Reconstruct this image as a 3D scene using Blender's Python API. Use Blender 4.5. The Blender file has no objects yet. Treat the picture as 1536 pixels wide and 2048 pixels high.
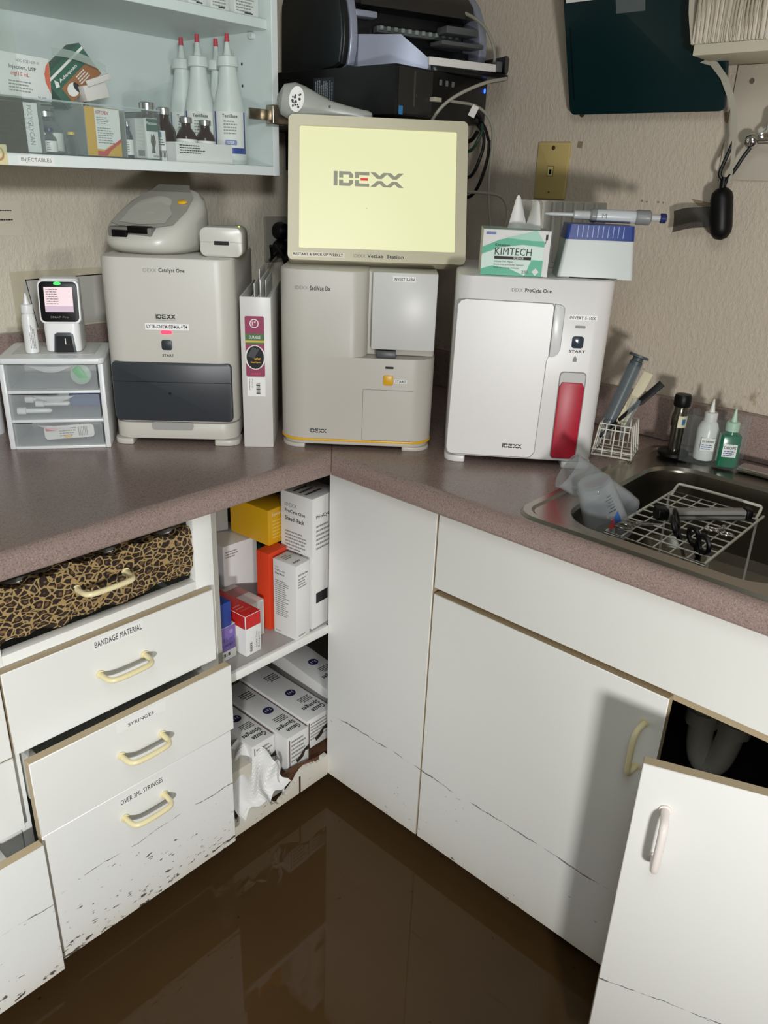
import bpy, bmesh, math, random
from mathutils import Vector, Matrix, Euler
random.seed(7)
S = bpy.context.scene
COL = S.collection
# ------------------------------------------------------------------ camera
cd = bpy.data.cameras.new('camera'); cam = bpy.data.objects.new('camera', cd); COL.objects.link(cam)
RR = ((0.67233599, -0.73933033, 0.03681008), (0.26594779, 0.28765768, 0.92006784), (-0.69082276, -0.60880516, 0.39002587))
m = Matrix((RR[0], RR[1], RR[2])).transposed().to_4x4(); m.translation = (-1.04192, -1.06479, 1.41407)
cam.matrix_world = m
cd.sensor_fit = 'HORIZONTAL'; cd.sensor_width = 36.0; cd.lens = 1562.75 * 36 / 1536; cd.clip_start = 0.02
S.camera = cam
# ------------------------------------------------------------------ world, lights, exposure
w = bpy.data.worlds.new('world'); S.world = w; w.use_nodes = True
w.node_tree.nodes['Background'].inputs[0].default_value = (0.75, 0.85, 0.9, 1); w.node_tree.nodes['Background'].inputs[1].default_value = 0.05
def lamp(name, kind, loc, target, power, color, **kw):
    l = bpy.data.lights.new(name, kind); l.energy = power; l.color = color
    for k, v in kw.items(): setattr(l, k, v)
    o = bpy.data.objects.new(name, l); COL.objects.link(o); o.location = loc
    o.rotation_euler = (Vector(target) - Vector(loc)).to_track_quat('-Z', 'Y').to_euler()
    return o
# two hand-held torches held low in front of the photographer, and an added dim fill from overhead
lamp('torch_right', 'SPOT', (-1.30, -1.78, 0.98), (0.5, -1.0, 0.98), 100, (1, 0.99, 0.975), spot_size=math.radians(104), spot_blend=1.0, shadow_soft_size=0.085)
lamp('torch_left', 'SPOT', (-1.36, -1.22, 0.97), (-0.85, 0.0, 0.38), 76, (0.98, 0.99, 1.0), spot_size=math.radians(80), spot_blend=1.0, shadow_soft_size=0.03)
lamp('phone_light', 'POINT', (-1.07, -1.12, 1.50), (0, 0, 1), 3.2, (0.97, 0.99, 1.0), shadow_soft_size=0.12)
lamp('cabinet_fill', 'SPOT', (-0.98, -1.06, 1.62), (-0.30, 0.5, 1.60), 60, (0.93, 0.98, 1.0), spot_size=math.radians(62), spot_blend=1.0, shadow_soft_size=0.05)  # added spot that brightens the wall cabinet, not a known lamp
lamp('overhead_fill', 'AREA', (-1.1, -1.0, 2.36), (-0.6, -0.2, 1.2), 13, (0.90, 0.97, 1.0), shape='RECTANGLE', size=0.6, size_y=1.2)  # added soft cool fill for the upper walls, no fixture known there
S.view_settings.view_transform = 'Standard'; S.view_settings.look = 'None'; S.view_settings.gamma = 1; S.view_settings.use_curve_mapping = False
S.view_settings.exposure = -0.10

# ------------------------------------------------------------------ materials
MATS = {}
def lin(c):
    if isinstance(c, str):
        c = tuple(int(c[i:i+2], 16) / 255 for i in (0, 2, 4))
    return tuple(x / 12.92 if x <= 0.04045 else ((x + 0.055) / 1.055) ** 2.4 for x in c[:3]) + (1,)
def mat(name, col, rough=0.5, metal=0.0, emit=0, spec=0.5, bump=0, bscale=200, var=0, vscale=30, trans=0, alpha=None, coat=0, edge=0):
    if name in MATS: return MATS[name]
    M = bpy.data.materials.new(name); M.use_nodes = True; nt = M.node_tree; b = nt.nodes['Principled BSDF']
    c = lin(col); b.inputs['Base Color'].default_value = c; b.inputs['Roughness'].default_value = rough
    b.inputs['Metallic'].default_value = metal; b.inputs['Specular IOR Level'].default_value = spec
    b.inputs['Transmission Weight'].default_value = trans; b.inputs['Coat Weight'].default_value = coat
    if emit: b.inputs['Emission Color'].default_value = c; b.inputs['Emission Strength'].default_value = emit
    tc = nt.nodes.new('ShaderNodeTexCoord')
    if bump or var:
        n = nt.nodes.new('ShaderNodeTexNoise'); n.inputs['Scale'].default_value = bscale; n.inputs['Detail'].default_value = 3
        nt.links.new(tc.outputs['Object'], n.inputs['Vector'])
    if bump:
        bp = nt.nodes.new('ShaderNodeBump'); bp.inputs['Strength'].default_value = bump; bp.inputs['Distance'].default_value = 0.002
        nt.links.new(n.outputs['Fac'], bp.inputs['Height']); nt.links.new(bp.outputs['Normal'], b.inputs['Normal'])
    if var:
        n2 = nt.nodes.new('ShaderNodeTexNoise'); n2.inputs['Scale'].default_value = vscale; n2.inputs['Detail'].default_value = 4
        nt.links.new(tc.outputs['Object'], n2.inputs['Vector'])
        mx = nt.nodes.new('ShaderNodeMix'); mx.data_type = 'RGBA'; mx.inputs['A'].default_value = tuple(x * (1 - var) for x in c[:3]) + (1,)
        mx.inputs['B'].default_value = tuple(min(1, x * (1 + var)) for x in c[:3]) + (1,)
        nt.links.new(n2.outputs['Fac'], mx.inputs['Factor']); nt.links.new(mx.outputs['Result'], b.inputs['Base Color'])
    if alpha is not None:   # thin clear sheet: part transparent, part glossy
        out = nt.nodes['Material Output']; tr = nt.nodes.new('ShaderNodeBsdfTransparent'); tr.inputs[0].default_value = (0.97, 0.985, 0.98, 1)
        mxs = nt.nodes.new('ShaderNodeMixShader'); mxs.inputs[0].default_value = alpha
        if edge:
            lw = nt.nodes.new('ShaderNodeLayerWeight'); lw.inputs[0].default_value = 0.35; nt.links.new(math_node(nt, 'ADD', math_node(nt, 'MULTIPLY', lw.outputs['Facing'], edge), alpha, True), mxs.inputs[0])
        nt.links.new(tr.outputs[0], mxs.inputs[1]); nt.links.new(b.outputs[0], mxs.inputs[2]); nt.links.new(mxs.outputs[0], out.inputs['Surface'])
    MATS[name] = M
    return M
def N(nt, t, **kw):
    n = nt.nodes.new(t)
    for k, v in kw.items(): setattr(n, k, v)
    return n
def math_node(nt, op, a, b=None, clamp=False):
    n = nt.nodes.new('ShaderNodeMath'); n.operation = op; n.use_clamp = clamp
    for i, v in enumerate((a, b)):
        if v is None: continue
        if isinstance(v, (int, float)): n.inputs[i].default_value = v
        else: nt.links.new(v, n.inputs[i])
    return n.outputs[0]
def mixc(nt, f, a, b):
    n = nt.nodes.new('ShaderNodeMix'); n.data_type = 'RGBA'
    for k, v in (('Factor', f), ('A', a), ('B', b)):
        if isinstance(v, (int, float, tuple)): n.inputs[k].default_value = v
        else: nt.links.new(v, n.inputs[k])
    return n.outputs['Result']
def noise(nt, vec, scale, detail=3, rough=0.5):
    n = nt.nodes.new('ShaderNodeTexNoise'); n.inputs['Scale'].default_value = scale; n.inputs['Detail'].default_value = detail; n.inputs['Roughness'].default_value = rough
    nt.links.new(vec, n.inputs['Vector']); return n.outputs['Fac']
def flood_white(name, col, zline, density, bottom, rough=0.42):
    """white melamine with the flood's tide line and mould specks that stay on it"""
    M = bpy.data.materials.new(name); M.use_nodes = True; nt = M.node_tree; b = nt.nodes['Principled BSDF']; b.inputs['Roughness'].default_value = rough
    g = N(nt, 'ShaderNodeNewGeometry'); sp = N(nt, 'ShaderNodeSeparateXYZ'); nt.links.new(g.outputs['Position'], sp.inputs[0])
    z = sp.outputs['Z']
    mp = N(nt, 'ShaderNodeMapping'); mp.inputs['Scale'].default_value = (1, 1, 2.6); nt.links.new(g.outputs['Position'], mp.inputs['Vector'])
    mp2 = N(nt, 'ShaderNodeMapping'); mp2.inputs['Scale'].default_value = (1, 1, 0.25); nt.links.new(g.outputs['Position'], mp2.inputs['Vector'])
    lo = noise(nt, g.outputs['Position'], 9, 2); hi = noise(nt, mp.outputs[0], 44, 6, 0.68); br = noise(nt, mp2.outputs[0], 22, 3, 0.6)
    mid = noise(nt, g.outputs['Position'], 45, 2); wob = math_node(nt, 'ADD', math_node(nt, 'MULTIPLY', math_node(nt, 'SUBTRACT', lo, 0.5), 0.020), math_node(nt, 'MULTIPLY', math_node(nt, 'SUBTRACT', mid, 0.5), 0.007))
    d = math_node(nt, 'SUBTRACT', math_node(nt, 'ADD', z, wob), zline)             # height over the tide line
    line = math_node(nt, 'LESS_THAN', math_node(nt, 'ABSOLUTE', d), math_node(nt, 'MULTIPLY', math_node(nt, 'SUBTRACT', br, 0.41, True), 0.0075))
    below = math_node(nt, 'LESS_THAN', d, 0.0)
    nearline = math_node(nt, 'SUBTRACT', 1.0, math_node(nt, 'MULTIPLY', math_node(nt, 'ABSOLUTE', d), 30), True)
    depth = math_node(nt, 'DIVIDE', math_node(nt, 'SUBTRACT', zline, z), max(0.05, zline - bottom), True)   # 0 at the line, 1 at the bottom
    thr = math_node(nt, 'SUBTRACT', 0.70 - 0.035 * density, math_node(nt, 'ADD', math_node(nt, 'MULTIPLY', math_node(nt, 'POWER', depth, 3.0), 0.125 * density), math_node(nt, 'MULTIPLY', nearline, 0.055 * density)))
    thr = math_node(nt, 'ADD', thr, math_node(nt, 'MULTIPLY', math_node(nt, 'SUBTRACT', 0.55, lo), 0.28))
    speck = math_node(nt, 'MULTIPLY', math_node(nt, 'GREATER_THAN', hi, thr), below)
    dirt = math_node(nt, 'MAXIMUM', math_node(nt, 'MULTIPLY', line, 0.75), math_node(nt, 'MULTIPLY', speck, 0.9))
    tint = math_node(nt, 'MULTIPLY', math_node(nt, 'POWER', depth, 5.0), math_node(nt, 'MULTIPLY', math_node(nt, 'ADD', br, 0.1), 0.55 * min(1, density + .4)))
    c0 = mixc(nt, tint, lin(col), lin('c9b48e'))
    c1 = mixc(nt, dirt, c0, lin('2a1b14'))
    nt.links.new(c1, b.inputs['Base Color'])
    MATS[name] = M; return M
WHITE_L = flood_white('melamine_left', 'e9e9e4', 0.318, 1.0, 0.165)
WHITE_R = flood_white('melamine_right', 'e9e9e4', 0.276, 0.42, 0.097)
WHITE = mat('melamine', 'e6e6e0', 0.42)
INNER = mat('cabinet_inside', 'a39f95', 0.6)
TAN = mat('tan_edge', 'b7a585', 0.6)
CREAM_H = mat('cream_handle', 'e8dcae', 0.3)
PINKW = mat('white_handle', 'efe6e0', 0.25)
DEV = mat('device_white', 'c6c2b8', 0.38, bump=0.05, bscale=900)
DEVW = mat('device_bright_white', 'e8e6e4', 0.33, bump=0.05, bscale=900)
DARK = mat('charcoal_plastic', '34383c', 0.35)
BLACK = mat('black_plastic', '060607', 0.4, spec=.3)
INK = mat('black_ink', '1c1c1e', 0.6)
GREYINK = mat('grey_ink', '8a8a86', 0.6)
PAPER = mat('white_paper', 'e6e4de', 0.7)
CARD = mat('white_carton', 'e2e1de', 0.5)
CHROME = mat('chrome', 'd8d8d8', 0.12, 1.0)
STEEL = mat('brushed_steel', '9b968c', 0.27, 1.0, bump=0.04, bscale=300)
CLEAR = mat('clear_plastic', 'dfe6e6', 0.08, alpha=0.03)
GLASS = mat('door_glass', 'e8f2f0', 0.03, alpha=0.025)
FROST = mat('frosted_plastic', 'd4dadc', 0.25, alpha=0.45)
MILKY = mat('milky_plastic', 'c2c6ca', 0.12, alpha=0.10, edge=.55)
RED = mat('red_plastic', 'b21630', 0.4)
YEL = mat('yellow_plastic', 'eab41e', 0.35)
NAVY = mat('navy_blue', '26408c', 0.35)
WIRE = mat('white_wire', 'dcdacd', 0.35)
CORDB = mat('black_cord', '08090a', 0.5, spec=.3)
CORDG = mat('grey_cord', '9c998c', 0.5)
AMBER = mat('amber_glass', '2c130c', 0.1)
ALU = mat('aluminium_seal', 'cfcfcd', 0.25, 0.9)

def wall_mat(name, col, smudge):
    M = bpy.data.materials.new(name); M.use_nodes = True; nt = M.node_tree; b = nt.nodes['Principled BSDF']; b.inputs['Roughness'].default_value = 0.55
    g = N(nt, 'ShaderNodeNewGeometry'); P = g.outputs['Position']
    mp = N(nt, 'ShaderNodeMapping'); mp.inputs['Scale'].default_value = (1, 1, 0.6); nt.links.new(P, mp.inputs['Vector'])
    n1 = noise(nt, mp.outputs[0], 150, 3, 0.6); n2 = noise(nt, P, 2.5, 3); n3 = noise(nt, P, 38, 4, 0.6); n4 = noise(nt, P, 7, 2)
    cr = N(nt, 'ShaderNodeValToRGB'); cr.color_ramp.elements[0].position = 0.42; cr.color_ramp.elements[1].position = 0.62; nt.links.new(n1, cr.inputs[0])
    bp = N(nt, 'ShaderNodeBump'); bp.inputs['Strength'].default_value = 0.42; bp.inputs['Distance'].default_value = 0.0015
    nt.links.new(cr.outputs[0], bp.inputs['Height']); nt.links.new(bp.outputs[0], b.inputs['Normal'])
    c = mixc(nt, n2, lin(col), lin(tuple(x * 0.93 for x in (int(col[0:2], 16) / 255, int(col[2:4], 16) / 255, int(col[4:6], 16) / 255))))
    if smudge:   # brown water stains, thickest just above the backsplash
        sp = N(nt, 'ShaderNodeSeparateXYZ'); nt.links.new(P, sp.inputs[0])
        low = math_node(nt, 'MULTIPLY', math_node(nt, 'SUBTRACT', 1.26, sp.outputs['Z']), 3.5, True)
        thr = math_node(nt, 'SUBTRACT', 0.80, math_node(nt, 'MULTIPLY', low, 0.26))
        thr = math_node(nt, 'ADD', thr, math_node(nt, 'MULTIPLY', math_node(nt, 'SUBTRACT', 0.5, n4), 0.35))
        sm = math_node(nt, 'MULTIPLY', math_node(nt, 'SUBTRACT', n3, thr), 9, True)
        c = mixc(nt, math_node(nt, 'MULTIPLY', sm, 0.55), c, lin('8b7450'))
    nt.links.new(c, b.inputs['Base Color']); MATS[name] = M; return M
WALL_L = wall_mat('painted_wall', 'd9cfbc', False)
WALL_R = wall_mat('painted_wall_stained', 'd0c3b1', True)

def laminate(name, col, dark, light):
    M = bpy.data.materials.new(name); M.use_nodes = True; nt = M.node_tree; b = nt.nodes['Principled BSDF']; b.inputs['Roughness'].default_value = 0.26
    g = N(nt, 'ShaderNodeNewGeometry'); n1 = noise(nt, g.outputs['Position'], 330, 3, 0.7); n2 = noise(nt, g.outputs['Position'], 620, 2, 0.7)
    c = mixc(nt, math_node(nt, 'MULTIPLY', math_node(nt, 'SUBTRACT', n1, 0.5), 9, True), lin(col), lin(dark))
    c = mixc(nt, math_node(nt, 'MULTIPLY', math_node(nt, 'SUBTRACT', n2, 0.56), 9, True), c, lin(light))
    nt.links.new(c, b.inputs['Base Color']); MATS[name] = M; return M
LAM = laminate('speckled_laminate', '98847c', '816f68', 'b5a199')

def leopard():
    M = bpy.data.materials.new('leopard_print'); M.use_nodes = True; nt = M.node_tree; b = nt.nodes['Principled BSDF']; b.inputs['Roughness'].default_value = 0.6
    tc = N(nt, 'ShaderNodeTexCoord'); mp = N(nt, 'ShaderNodeMapping'); mp.inputs['Scale'].default_value = (76, 76, 88); nt.links.new(tc.outputs['Object'], mp.inputs[0])
    nz = N(nt, 'ShaderNodeTexNoise'); nz.inputs['Scale'].default_value = 60; nt.links.new(tc.outputs['Object'], nz.inputs['Vector'])
    ad = N(nt, 'ShaderNodeVectorMath', operation='MULTIPLY_ADD'); nt.links.new(nz.outputs['Color'], ad.inputs[0]); ad.inputs[1].default_value = (0.9, 0.9, 0.9); nt.links.new(mp.outputs[0], ad.inputs[2])
    v = N(nt, 'ShaderNodeTexVoronoi', feature='DISTANCE_TO_EDGE'); v.inputs['Scale'].default_value = 1; nt.links.new(ad.outputs[0], v.inputs['Vector'])
    v2 = N(nt, 'ShaderNodeTexVoronoi'); v2.inputs['Scale'].default_value = 1; nt.links.new(ad.outputs[0], v2.inputs['Vector'])
    ring = math_node(nt, 'GREATER_THAN', v.outputs['Distance'], 0.085); core = math_node(nt, 'GREATER_THAN', 0.24, v2.outputs['Distance'])
    c = mixc(nt, ring, lin('a68c5c'), lin('281b14')); c = mixc(nt, math_node(nt, 'MULTIPLY', core, ring), c, lin('6a4c30'))
    nt.links.new(c, b.inputs['Base Color'])
    bp = N(nt, 'ShaderNodeBump'); bp.inputs['Strength'].default_value = 0.4; bp.inputs['Distance'].default_value = 0.003; nt.links.new(nz.outputs['Fac'], bp.inputs['Height']); nt.links.new(bp.outputs[0], b.inputs['Normal'])
    MATS['leopard_print'] = M; return M
LEO = leopard()
def water_mat():
    M = bpy.data.materials.new('muddy_water'); M.use_nodes = True; nt = M.node_tree; b = nt.nodes['Principled BSDF']
    b.inputs['Roughness'].default_value = 0.035; b.inputs['IOR'].default_value = 1.33
    g = N(nt, 'ShaderNodeNewGeometry'); n = noise(nt, g.outputs['Position'], 2.2, 4, 0.6); n2 = noise(nt, g.outputs['Position'], 60, 3)
    c = mixc(nt, n, lin('3c2b17'), lin('523e27')); sp = math_node(nt, 'GREATER_THAN', n2, 0.745); c = mixc(nt, math_node(nt, 'MULTIPLY', sp, 0.6), c, lin('1d120a'))
    nt.links.new(c, b.inputs['Base Color'])
    bp = N(nt, 'ShaderNodeBump'); bp.inputs['Strength'].default_value = 0.06; bp.inputs['Distance'].default_value = 0.004
    nt.links.new(noise(nt, g.outputs['Position'], 5, 1), bp.inputs['Height']); nt.links.new(bp.outputs[0], b.inputs['Normal'])
    return M
WATER = water_mat()

# ------------------------------------------------------------------ mesh helpers
def T(x=0, y=0, z=0): return Matrix.Translation((x, y, z))
def RZ(d): return Matrix.Rotation(math.radians(d), 4, 'Z')
def RX(d): return Matrix.Rotation(math.radians(d), 4, 'X')
def RY(d): return Matrix.Rotation(math.radians(d), 4, 'Y')
def align(a, b):
    """matrix taking local +Z at origin to the direction a->b, placed at a"""
    a = Vector(a); b = Vector(b); q = (b - a).to_track_quat('Z', 'Y'); return Matrix.Translation(a) @ q.to_matrix().to_4x4()
class MB:
    def __init__(s): s.v = []; s.f = []; s.mi = []; s.mats = []
    def slot(s, m):
        if m not in s.mats: s.mats.append(m)
        return s.mats.index(m)
    def add(s, vs, fs, m, M=None):
        o = len(s.v)
        for v in vs:
            v = Vector(v); s.v.append(M @ v if M else v)
        k = m if callable(m) else None
        for f in fs:
            s.f.append([o + i for i in f]); s.mi.append(s.slot(m) if not isinstance(m, list) else 0)
    def addbm(s, bm, m, M=None, rule=None):
        bm.verts.ensure_lookup_table(); bm.normal_update()
        o = len(s.v)
        for v in bm.verts: s.v.append(M @ v.co if M else v.co.copy())
        for f in bm.faces:
            s.f.append([o + v.index for v in f.verts]); mm = rule(f) if rule else m
            s.mi.append(s.slot(mm or m))
        bm.free()
    def box(s, x0, x1, y0, y1, z0, z1, m, bev=0.0, seg=2, M=None, rule=None):
        bm = bmesh.new(); bmesh.ops.create_cube(bm, size=1)
        for v in bm.verts: v.co = Vector(((x0 + x1) / 2 + v.co.x * (x1 - x0), (y0 + y1) / 2 + v.co.y * (y1 - y0), (z0 + z1) / 2 + v.co.z * (z1 - z0)))
        if bev: bmesh.ops.bevel(bm, geom=bm.edges[:], offset=min(bev, abs(x1 - x0) * .45, abs(y1 - y0) * .45, abs(z1 - z0) * .45), segments=seg, affect='EDGES', profile=0.5)
        bm.verts.index_update(); s.addbm(bm, m, M, rule)
    def prism(s, pts, h0, h1, m, M=None, bev=0, seg=2, rule=None, ends='both'):
        """polygon pts (x,y) extruded h0..h1 along z"""
        bm = bmesh.new(); vs = [bm.verts.new((x, y, h0)) for x, y in pts]; f = bm.faces.new(vs)
        r = bmesh.ops.extrude_face_region(bm, geom=[f]); tv = [g for g in r['geom'] if isinstance(g, bmesh.types.BMVert)]
        for v in tv: v.co.z = h1
        bmesh.ops.recalc_face_normals(bm, faces=bm.faces[:])
        if bev:
            es = [e for e in bm.edges if abs(e.verts[0].co.z - e.verts[1].co.z) < 1e-9 and (ends == 'both' or abs(e.verts[0].co.z - h1) < 1e-7)]
            bmesh.ops.bevel(bm, geom=es, offset=bev, segments=seg, affect='EDGES', profile=0.5)
        bm.verts.index_update(); s.addbm(bm, m, M, rule)
    def rbox(s, x0, x1, y0, y1, z0, z1, r, m, bev=0.004, M=None, n=6, seg=2, rule=None, ends='both'):
        """box with rounded vertical edges of radius r (number or per corner: x0y0,x1y0,x1y1,x0y1)"""
        if not isinstance(r, (list, tuple)): r = [r] * 4
        cs = [(x0, y0, 180), (x1, y0, 270), (x1, y1, 0), (x0, y1, 90)]; pts = []
        for (cx, cy, a0), rr in zip(cs, r):
            sx = 1 if cx == x0 else -1; sy = 1 if cy == y0 else -1
            if rr < 1e-6: pts.append((cx, cy)); continue
            for i in range(n + 1):
                a = math.radians(a0 + 90 * i / n); pts.append((cx + sx * rr + rr * math.cos(a), cy + sy * rr + rr * math.sin(a)))
        s.prism(pts, z0, z1, m, M, bev, seg, rule, ends)
    def lathe(s, prof, m, M=None, seg=24, cap=True):
        """prof: (r,z) list"""
        vs = []; fs = []
        for r, z in prof:
            for i in range(seg):
                a = 2 * math.pi * i / seg; vs.append((r * math.cos(a), r * math.sin(a), z))
        for j in range(len(prof) - 1):
            for i in range(seg):
                k = (i + 1) % seg; fs.append([j * seg + i, j * seg + k, (j + 1) * seg + k, (j + 1) * seg + i])
        if cap:
            if prof[0][0] > 1e-6: fs.append(list(range(seg))[::-1])
            if prof[-1][0] > 1e-6: fs.append([(len(prof) - 1) * seg + i for i in range(seg)])
        s.add(vs, fs, m, M)
    def cyl(s, a, b, r, m, seg=16, r2=None):
        L = (Vector(b) - Vector(a)).length; s.lathe([(r, 0), (r if r2 is None else r2, L)], m, align(a, b), seg)
    def tube(s, pts, r, m, seg=8, closed=False, smooth=0, M=None):
        P = [Vector(p) for p in pts]
        for _ in range(smooth):
            Q = []
            n = len(P)
            rng = range(n) if closed else range(n - 1)
            if not closed: Q.append(P[0])
            for i in rng:
                a, b = P[i], P[(i + 1) % n]; Q += [a * .75 + b * .25, a * .25 + b * .75]
            if not closed: Q.append(P[-1])
            P = Q
        n = len(P); vs = []; fs = []; prev = None
        for i, p in enumerate(P):
            if closed: d = P[(i + 1) % n] - P[i - 1]
            else: d = P[min(i + 1, n - 1)] - P[max(i - 1, 0)]
            d.normalize()
            if prev is None: up = Vector((0, 0, 1)) if abs(d.z) < .9 else Vector((1, 0, 0)); u = d.cross(up).normalized()
            else: u = (prev - d * prev.dot(d)).normalized()
            prev = u; v = d.cross(u)
            for k in range(seg):
                a = 2 * math.pi * k / seg; vs.append(p + u * r * math.cos(a) + v * r * math.sin(a))
        for i in range(n if closed else n - 1):
            j = (i + 1) % n
            for k in range(seg):
                l = (k + 1) % seg; fs.append([i * seg + k, i * seg + l, j * seg + l, j * seg + k])
        if not closed: fs += [list(range(seg))[::-1], [(n - 1) * seg + k for k in range(seg)]]
        s.add(vs, fs, m, M)
    def poly(s, pts, m, M=None): s.add(pts, [list(range(len(pts)))], m, M)
    def grid(s, fn, nu, nv, m, M=None):
        vs = [fn(i / nu, j / nv) for j in range(nv + 1) for i in range(nu + 1)]
        fs = [[j * (nu + 1) + i, j * (nu + 1) + i + 1, (j + 1) * (nu + 1) + i + 1, (j + 1) * (nu + 1) + i] for j in range(nv) for i in range(nu)]
        s.add(vs, fs, m, M)
    def build(s, name, parent=None, label=None, flat=False, ang=38):
        me = bpy.data.meshes.new(name); me.from_pydata([tuple(v) for v in s.v], [], s.f)
        for mm in s.mats: me.materials.append(mm)
        for p, i in zip(me.polygons, s.mi): p.material_index = i; p.use_smooth = not flat
        me.validate(); me.update()
        if not flat: me.set_sharp_from_angle(angle=math.radians(ang))
        o = bpy.data.objects.new(name, me); COL.objects.link(o)
        if parent: o.parent = parent
        if label: o['label'] = label
        return o
# text -> (verts, faces) normalised to 0..1 x 0..1
TXT = {}
def glyphs(txt, bold):
    k = (txt, bold)
    if k not in TXT:
        c = bpy.data.curves.new('t', 'FONT'); c.body = txt; c.resolution_u = 2; c.offset = (bold if isinstance(bold, float) else 0.018) if bold else 0.0; c.space_character = 1.05
        o = bpy.data.objects.new('t', c); COL.objects.link(o); bpy.context.view_layer.update()
        me = bpy.data.meshes.new_from_object(o.evaluated_get(bpy.context.evaluated_depsgraph_get()))
        vs = [v.co.copy() for v in me.vertices]; fs = [list(p.vertices) for p in me.polygons]
        bpy.data.objects.remove(o); bpy.data.curves.remove(c); bpy.data.meshes.remove(me)
        x0 = min(v.x for v in vs); x1 = max(v.x for v in vs); y0 = min(v.y for v in vs); y1 = max(v.y for v in vs)
        TXT[k] = ([((v.x - x0) / (x1 - x0), (v.y - y0) / (y1 - y0)) for v in vs], fs)
    return TXT[k]
def F(o, u, v): return (Vector(o), Vector(u).normalized(), Vector(v).normalized())   # a printing plane: origin, right, up
def front(y=0.0): return F((0, y - 0.0004, 0), (1, 0, 0), (0, 0, 1))
def pt(fr, a, b): return fr[0] + fr[1] * a + fr[2] * b
def text(mb, fr, txt, a0, a1, b0, b1, m, bold=False):
    vs, fs = glyphs(txt, bold); mb.add([pt(fr, a0 + (a1 - a0) * x, b0 + (b1 - b0) * y) for x, y in vs], fs, m)
def rect(mb, fr, a0, a1, b0, b1, m, lift=0.0):
    n = fr[1].cross(fr[2]); mb.poly([pt(fr, a, b) + n * lift for a, b in ((a0, b0), (a1, b0), (a1, b1), (a0, b1))], m)
def polyf(mb, fr, pts, m, lift=0.0):
    n = fr[1].cross(fr[2]); mb.poly([pt(fr, a, b) + n * lift for a, b in pts], m)
def disc(mb, fr, ca, cb, ra, rb, m, lift=0.0, n=24):
    polyf(mb, fr, [(ca + ra * math.cos(2 * math.pi * i / n), cb + rb * math.sin(2 * math.pi * i / n)) for i in range(n)], m, lift)
def rrect(mb, fr, a0, a1, b0, b1, r, m, lift=0.0, n=5):
    pts = []
    for cx, cy, st in ((a0 + r, b0 + r, 180), (a1 - r, b0 + r, 270), (a1 - r, b1 - r, 0), (a0 + r, b1 - r, 90)):
        for i in range(n + 1):
            t = math.radians(st + 90 * i / n); pts.append((cx + r * math.cos(t), cy + r * math.sin(t)))
    polyf(mb, fr, pts, m, lift)
def lines(mb, fr, a0, a1, b0, b1, n, m, rnd=0.35):
    """rows of tiny unreadable print"""
    rs = random.Random(int(a0 * 1e4) + n); h = (b1 - b0) / n
    for i in range(n):
        bb = b1 - (i + 1) * h + h * 0.25; a = a0; e = a1 - (a1 - a0) * rnd * rs.random()
        while a < e - 0.0008:
            wd = min(e - a, (0.0025 + 0.004 * rs.random())); rect(mb, fr, a, a + wd, bb, bb + h * 0.42, m); a += wd + 0.0009
LOGO = []
def _logo():
    P = [[(0, 0), (.3, 0), (.3, 1), (0, 1)]]
    D = [(.42, 1), (1.28, 1), (1.52, .8), (1.52, .57), (1.2, .57), (1.2, .78), (.74, .78), (.74, .57), (.42, .57)]
    E1 = [(1.66, 1), (2.78, 1), (2.78, .78), (1.98, .78), (1.98, .57), (1.66, .57)]
    for q in (D, E1): P.append(q); P.append([(x, 1 - y) for x, y in q][::-1])
    for s in (2.86, 4.04):
        q = [(s, 1), (s + .42, 1), (s + .72, .76), (s + 1.02, 1), (s + 1.44, 1), (s + .9, .57), (s + .54, .57)]; P.append(q); P.append([(x, 1 - y) for x, y in q][::-1])
    return [[(x / 5.48, y) for x, y in q] for q in P], [(2.1 / 5.48, .41), (2.68 / 5.48, .41), (2.68 / 5.48, .59), (2.1 / 5.48, .59)]
LOGO, LOGO_E = _logo()
def logo(mb, fr, a0, a1, b0, b1, m, red=None):
    for q in LOGO: polyf(mb, fr, [(a0 + (a1 - a0) * x, b0 + (b1 - b0) * y) for x, y in q], m)
    polyf(mb, fr, [(a0 + (a1 - a0) * x, b0 + (b1 - b0) * y) for x, y in LOGO_E], red or m)

GROUPS = {'reagent_box': 'cartons on the open corner shelf', 'gauze_box': 'gauze sponge boxes under the shelf', 'medicine_box': 'medicine cartons in the wall cabinet', 'vial': 'vials in the wall cabinet', 'squirt_bottle': 'white squirt bottles in the wall cabinet', 'scissors': 'scissors on the wire sink rack', 'hemostat': 'hemostats on the wire sink rack', 'measuring_cup': 'measuring cups at the sink corner', 'grey_cable': 'pale cables behind the monitor', 'black_cable': 'black cables behind the machines', 'swab': 'swabs in the clear bag', 'power_plug': 'plugs in the wall outlet', 'drawer_cabinet': 'drawer cabinets of the left bank'}
def thing(name, label, cat, loc=(0, 0, 0), yaw=0, group=None, rot=None):
    o = bpy.data.objects.new(name, None); COL.objects.link(o); o.empty_display_size = 0.05
    o.location = loc; o.rotation_euler = rot if rot else (0, 0, math.radians(yaw)); o['label'] = label; o['category'] = cat
    group = group or GROUPS.get(name)
    if group: o['group'] = group
    return o
def tag(o, label, cat, group=None):
    o['label'] = label; o['category'] = cat
    if group: o['group'] = group
    return o
def struct(o): o['kind'] = 'structure'; return o

XZ = Matrix(((1, 0, 0, 0), (0, 0, -1, 0), (0, 1, 0, 0), (0, 0, 0, 1)))   # (x,y,h) -> (x,-h,y)

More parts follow.
